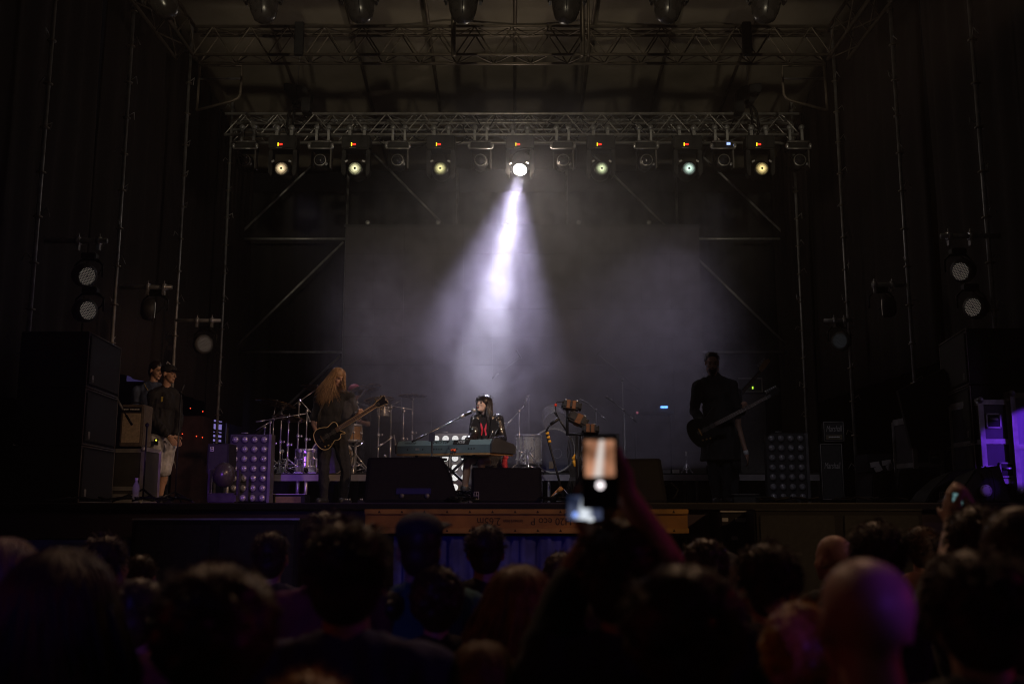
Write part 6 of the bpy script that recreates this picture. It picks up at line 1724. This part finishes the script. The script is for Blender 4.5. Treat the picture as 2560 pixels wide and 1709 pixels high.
def crowd(kind, px, pyt, Y, shirt, label, wscale=1.0, rz=0.0, lean=0.0):
    src = TMPL[kind]; zt = Zp(pyt, Y)
    htop = {'bald': 1.755, 'crop': 1.762, 'short': 1.772, 'long': 1.775, 'longlight': 1.775, 'curly': 1.80, 'darkcurly': 1.80, 'cap': 1.785, 'bun': 1.775}[kind]
    s = zt / htop
    if kind in used: o = copy_tree(src)
    else: o = src; used.add(kind)
    o['label'] = label; o['group'] = 'crowd before the stage'
    o.location = (Xp(px, Y, zt), Y, 0); o.scale = (s * wscale, s * wscale, s); o.rotation_euler = (lean, 0, rz)
    for b in o.children:
        for ch in b.children:
            if ch.name.split('.')[0] == 'shirt':
                ch.material_slots[0].link = 'OBJECT'; ch.material_slots[0].material = S_[shirt]
    return o
C_ = [
    ('long', 152, 1372, 1.95, 'navy', 'big dark long-haired head at the far left, second from the left edge', 1.1, .1),
    ('longlight', 14, 1345, 2.7, 'maroon', 'person cut by the left frame edge with a pale rim on the hair', 1.0, -.3),
    ('short', 268, 1338, 4.3, 'black', 'short haired head with a golden rim, above the big dark head at the left', 1.0, -.4),
    ('crop', 352, 1388, 4.7, 'grey', 'small round dark head right of the golden rimmed one at the left', 1.0, -.2),
    ('bun', 352, 1442, 3.1, 'maroon', 'reddish figure with light on the shoulder between the two big dark heads at the left', .95, -.5),
    ('darkcurly', 545, 1398, 1.95, 'black', 'large round dark bushy head left of the man with the wide shoulders', 1.12, 0),
    ('crop', 678, 1330, 4.6, 'black', 'small dark head just left of the red lit neck', 1.0, 0),
    ('short', 822, 1278, 3.6, 'maroon', 'head with a golden rim peeking above the man with the wide shoulders', 1.05, .5),
    ('short', 872, 1302, 2.35, 'navy', 'man with wide shoulders and a magenta lit neck left of the blue cloth', 1.06, 0),
    ('cap', 1050, 1276, 3.75, 'teal', 'person in a cap turned to the right before the timber beam', 1.0, .2),
    ('crop', 1214, 1313, 4.5, 'black', 'cropped head before the blue cloth, right of the cap wearer', 1.05, 0),
    ('darkcurly', 1092, 1408, 3.6, 'black', 'dark head below and right of the cap wearer', .95, .2),
    ('bun', 985, 1470, 3.7, 'maroon', 'small head with tied hair below the cap wearer', .95, 0),
    ('longlight', 1300, 1412, 2.8, 'black', 'woman with long light brown hair right of the middle blue cloth', 1.05, .15),
    ('darkcurly', 1402, 1376, 5.6, 'black', 'small curly head under the timber beam left of the phone holder', 1.0, 0),
    ('bun', 1398, 1440, 4.6, 'maroon', 'small head with warm light on top, below the small curly head', 1.0, -.5),
    ('long', 1440, 1505, 3.0, 'maroon', 'long haired dark head below the phone holder on his left', .95, 0),
    ('darkcurly', 1702, 1398, 1.95, 'rust', 'large round head in the foreground right of the phone holder', 1.1, .1),
    ('darkcurly', 1760, 1340, 4.6, 'black', 'curly head with warm rim right of the raised arm', 1.0, .3),
    ('cap', 1812, 1376, 5.4, 'maroon', 'small cap wearer between two dark heads right of the raised arm', 1.0, -.3),
    ('short', 1915, 1358, 3.1, 'black', 'dark tall haired head left of the small bald violet head', 1.05, .3),
    ('bald', 2087, 1336, 4.6, 'black', 'small bald head with a bright violet patch', 1.0, .5),
    ('short', 2190, 1304, 3.7, 'black', 'flat topped dark head above the big bald head', 1.05, 0),
    ('crop', 2302, 1316, 5.2, 'rust', 'small dark head between the flat topped one and the raised hands', 1.0, -.3),
    ('bald', 2166, 1392, 1.75, 'maroon', 'big bald head in the right foreground lit violet', 1.05, .1),
    ('curly', 1998, 1496, 2.3, 'grey', 'golden curly head left of the big bald one', .92, -.2),
    ('short', 2435, 1375, 2.0, 'black', 'large dark head right of the big bald one', 1.12, -.1),
    ('bun', 2552, 1262, 2.6, 'maroon', 'profile cut by the right frame edge with light on the ear', 1.0, .9),
    ('longlight', 1205, 1602, 2.35, 'grey', 'low head with a golden spark at the bottom middle', .95, 0),
    ('curly', 775, 1672, 1.7, 'rust', 'lowest head at the bottom edge with a warm glow below the wide shoulders', .9, 0),
    ('short', 2380, 1330, 4.2, 'black', 'dark head right below the raised hands at the right', .95, .2),
]
for a in C_: crowd(*a)

# two people with raised phones
scr1 = bpy.data.materials.new('phone_picture'); scr1.use_nodes = True; nt = scr1.node_tree; b = nt.nodes['Principled BSDF']; b.inputs['Base Color'].default_value = (.01, .01, .01, 1)
def picture(name, base, beam_col, w, h, slope_, bw, es):
    m = bpy.data.materials.new(name); m.use_nodes = True; nt = m.node_tree; b = nt.nodes['Principled BSDF']; b.inputs['Base Color'].default_value = (.01, .01, .01, 1); b.inputs['Roughness'].default_value = .2
    tc = nt.nodes.new('ShaderNodeTexCoord'); sp = nt.nodes.new('ShaderNodeSeparateXYZ'); nt.links.new(tc.outputs['Object'], sp.inputs[0])
    def Q(op, a, b_=None):
        n = nt.nodes.new('ShaderNodeMath'); n.operation = op
        for i, q in enumerate((a, b_)):
            if q is None: continue
            if isinstance(q, (int, float)): n.inputs[i].default_value = q
            else: nt.links.new(q, n.inputs[i])
        return n.outputs[0]
    x, z = sp.outputs[0], sp.outputs[2]
    d = Q('ABSOLUTE', Q('SUBTRACT', x, Q('MULTIPLY', z, slope_)))
    wid = Q('SUBTRACT', bw, Q('MULTIPLY', z, bw * .8 / h))
    k = Q('MAXIMUM', Q('SUBTRACT', 1.0, Q('DIVIDE', d, wid)), 0)
    mix = nt.nodes.new('ShaderNodeMix'); mix.data_type = 'RGBA'; nt.links.new(Q('POWER', k, .8), mix.inputs[0])
    mix.inputs[6].default_value = (*base, 1); mix.inputs[7].default_value = (*beam_col, 1)
    nt.links.new(mix.outputs[2], b.inputs['Emission Color']); b.inputs['Emission Strength'].default_value = es
    nz = nt.nodes.new('ShaderNodeTexNoise'); nz.inputs['Scale'].default_value = 1.1 / w; nz.inputs['Detail'].default_value = 2; nt.links.new(tc.outputs['Object'], nz.inputs['Vector'])
    cr = nt.nodes.new('ShaderNodeValToRGB'); cr.color_ramp.elements[0].position = .35; cr.color_ramp.elements[1].position = .68
    cr.color_ramp.elements[0].color = (*[q * .35 for q in base], 1); cr.color_ramp.elements[1].color = (*[min(1, q * 1.6 + .06) for q in base], 1)
    nt.links.new(nz.outputs['Fac'], cr.inputs[0]); nt.links.new(cr.outputs[0], mix.inputs[6])
    return m
bpy.data.materials.remove(scr1)
def phone(label, px, py, Y, w, h, scr, sw, sh, zoff, button=True):
    c = W(px, py, Y); t = thing('phone', label, 'phone', c, 'phones held up in the crowd')
    MB().b2((-w / 2, 0, -h / 2), (w / 2, .009, h / 2)).build('case', blackm, t, .003)
    s = MB().b2((-sw / 2, -.0012, -sh / 2), (sw / 2, -.0002, sh / 2)).build('screen', scr, t); s.location.z = zoff
    if button: MB().lathe([(0, 0), (.0085, 0)], (0, -.0014, 0), (0, -1, 0), 20, cap=False).build('record_button', em('button_white', (1, .9, .92), 1.6), t).location = (0, 0, zoff - sh / 2 - .018)
    return t
Yf = 2.15
phone('raised phone filming upright, its screen showing the white beam', 1500, 1178, Yf, .080, .158, picture('film_picture', (.42, .17, .08), (1.0, .92, .86), .06, .1, .12, .011, .75), .064, .078, .028)
p2 = phone('second phone held sideways below the raised one', 1462, 1268, 2.3, .088, .062, picture('film_picture_blue', (.015, .025, .07), (.85, .92, 1), .06, .05, .05, .016, 1.0), .078, .054, 0, False)
MB().ell((-.022, -.003, -.016), (.006, .001, .006)).build('bright_spot', em('spot_blue', (.25, .4, 1), 1.2), p2); MB().ell((.012, -.003, -.026), (.009, .001, .005)).build('bright_spot', em('spot_white', (.8, .85, .9), .9), p2)

def raiser(label, px, pyt, Y, shirt, hairf, pts, hl, hr):
    zt = Zp(pyt, Y); s = zt / 1.775; o = Vector((Xp(px, Y, zt), Y, 0))
    rz_ = {}
    for k, (a, b, y) in pts.items(): rz_[k] = (W(a, b, y) - o) / s
    rz_['hl'] = hl; rz_['hr'] = hr
    for k in ('wrL',):
        if k not in rz_: rz_.pop('hl', None)
    t = sample_crowd(hairf, 1.2 if False else .8, False, rz_)
    t['label'] = label; t['group'] = 'crowd before the stage'; t.location = o; t.scale = (s, s, s)
    for b in t.children:
        for ch in b.children:
            if ch.name.split('.')[0] == 'shirt': ch.material_slots[0].link = 'OBJECT'; ch.material_slots[0].material = S_[shirt]
    return t
raiser('dark haired man in the middle holding a raised phone with a violet lit arm', 1545, 1296, 2.35, 'black', hair_short(brown_hair, .014, 500, .03, 12),
       {'elR': (1672, 1405, 2.36), 'wrR': (1568, 1236, 2.27), 'elL': (1440, 1420, 2.42), 'wrL': (1478, 1345, 2.34)},
       ((-.1, -.1, .9), .7, -1, 1.0, .3, (.0, -.5, 0)), ((-.40, -.1, .85), .5, 1, 1.0, .3, (-.3, -.9, 0)))
def wr_fix(): pass
raiser('person at the right holding a small phone up with both hands', 2440, 1263, 3.3, 'grey', hair_short(brown_hair, .014, 500, .03, 13),
       {'elR': (2490, 1400, 3.5), 'wrR': (2436, 1300, 3.62), 'elL': (2372, 1400, 3.45), 'wrL': (2378, 1312, 3.6)},
       ((.15, .1, .9), .5, -1, 1.0, .3, (.5, .4, 0)), ((-.1, .1, .9), .6, 1, 1.0, .3, (-.5, .4, .1)))
p3 = phone('small phone held up at the right, its screen showing a pale beam', 2394, 1246, 3.6, .042, .05, picture('film_picture_cyan', (.12, .25, .26), (.8, 1, 1), .03, .04, .3, .008, .9), .034, .036, 0, False)
p3.rotation_euler = (0, .1, 0)
# ------------------------------------------------------------------ haze and smoke
hz = MB().b2((-13, -20, -1.0), (13, 24, 12.0)).build('haze', mat('tmp', (1, 1, 1)))
tag(hz, kind='stuff')
def volmat(name):
    m = bpy.data.materials.new(name); m.use_nodes = True; nt = m.node_tree
    for n in list(nt.nodes):
        if n.type != 'OUTPUT_MATERIAL': nt.nodes.remove(n)
    out = [n for n in nt.nodes if n.type == 'OUTPUT_MATERIAL'][0]
    v = nt.nodes.new('ShaderNodeVolumePrincipled'); nt.links.new(v.outputs[0], out.inputs['Volume'])
    return m, nt, v
m, nt, v = volmat('haze_air')
v.inputs['Color'].default_value = (.85, .85, .9, 1); v.inputs['Density'].default_value = .0019; v.inputs['Anisotropy'].default_value = .25
hz.data.materials.clear(); hz.data.materials.append(m)

sm = MB().b2((-3.2, 12.1, STG + .5), (4.3, 16.9, 8.6)).build('smoke', mat('tmp', (1, 1, 1)))
tag(sm, kind='stuff')
m, nt, v = volmat('smoke_air')
v.inputs['Color'].default_value = (.92, .89, .97, 1); v.inputs['Anisotropy'].default_value = .35
tc = nt.nodes.new('ShaderNodeTexCoord')
n1 = nt.nodes.new('ShaderNodeTexNoise'); n1.inputs['Scale'].default_value = 1.3; n1.inputs['Detail'].default_value = 6; n1.inputs['Roughness'].default_value = .6; n1.inputs['Distortion'].default_value = .7
of = nt.nodes.new('ShaderNodeVectorMath'); of.operation = 'ADD'; of.inputs[1].default_value = (57.3, 5.9, 53.1)
nt.links.new(tc.outputs['Object'], of.inputs[0]); nt.links.new(of.outputs[0], n1.inputs['Vector'])
r1 = nt.nodes.new('ShaderNodeMapRange'); r1.inputs[1].default_value = .34; r1.inputs[2].default_value = .66; r1.inputs[3].default_value = .15; r1.inputs[4].default_value = .52
nt.links.new(n1.outputs['Fac'], r1.inputs[0])
# fade to nothing toward the sides of the cloud: ellipsoid falloff
mp = nt.nodes.new('ShaderNodeVectorMath'); mp.operation = 'SUBTRACT'; mp.inputs[1].default_value = (.55, 14.1, 4.6)
nt.links.new(tc.outputs['Object'], mp.inputs[0])
dv = nt.nodes.new('ShaderNodeVectorMath'); dv.operation = 'DIVIDE'; dv.inputs[1].default_value = (3.7, 3.0, 4.5)
nt.links.new(mp.outputs[0], dv.inputs[0])
ln = nt.nodes.new('ShaderNodeVectorMath'); ln.operation = 'LENGTH'; nt.links.new(dv.outputs[0], ln.inputs[0])
fo = nt.nodes.new('ShaderNodeMapRange'); fo.interpolation_type = 'SMOOTHSTEP'; fo.inputs[1].default_value = .35; fo.inputs[2].default_value = 1.0; fo.inputs[3].default_value = 1; fo.inputs[4].default_value = 0
nt.links.new(ln.outputs['Value'], fo.inputs[0])
mu = nt.nodes.new('ShaderNodeMath'); mu.operation = 'MULTIPLY'; nt.links.new(r1.outputs[0], mu.inputs[0]); nt.links.new(fo.outputs[0], mu.inputs[1])
sep = nt.nodes.new('ShaderNodeSeparateXYZ'); nt.links.new(tc.outputs['Object'], sep.inputs[0])
hr_ = nt.nodes.new('ShaderNodeMapRange'); hr_.inputs[1].default_value = 8.3; hr_.inputs[2].default_value = 4.2; hr_.inputs[3].default_value = .0; hr_.inputs[4].default_value = 1.0
nt.links.new(sep.outputs[2], hr_.inputs[0])
hp = nt.nodes.new('ShaderNodeMath'); hp.operation = 'POWER'; hp.inputs[1].default_value = 2.0; nt.links.new(hr_.outputs[0], hp.inputs[0])
ha = nt.nodes.new('ShaderNodeMath'); ha.operation = 'ADD'; ha.inputs[1].default_value = .10; nt.links.new(hp.outputs[0], ha.inputs[0])
mu2 = nt.nodes.new('ShaderNodeMath'); mu2.operation = 'MULTIPLY'; n2 = nt.nodes.new('ShaderNodeTexNoise'); n2.inputs['Scale'].default_value = 2.7; n2.inputs['Detail'].default_value = 4; n2.inputs['Distortion'].default_value = 1.4
nt.links.new(of.outputs[0], n2.inputs['Vector'])
r2 = nt.nodes.new('ShaderNodeMapRange'); r2.inputs[1].default_value = .38; r2.inputs[2].default_value = .64; r2.inputs[3].default_value = .45; r2.inputs[4].default_value = 1.65
nt.links.new(n2.outputs['Fac'], r2.inputs[0])
mu3 = nt.nodes.new('ShaderNodeMath'); mu3.operation = 'MULTIPLY'; nt.links.new(mu.outputs[0], mu3.inputs[0]); nt.links.new(r2.outputs[0], mu3.inputs[1])
nt.links.new(mu3.outputs[0], mu2.inputs[0]); nt.links.new(ha.outputs[0], mu2.inputs[1])
nt.links.new(mu2.outputs[0], v.inputs['Density'])
sm.data.materials.clear(); sm.data.materials.append(m)
for o in (hz, sm): o.display_type = 'WIRE'
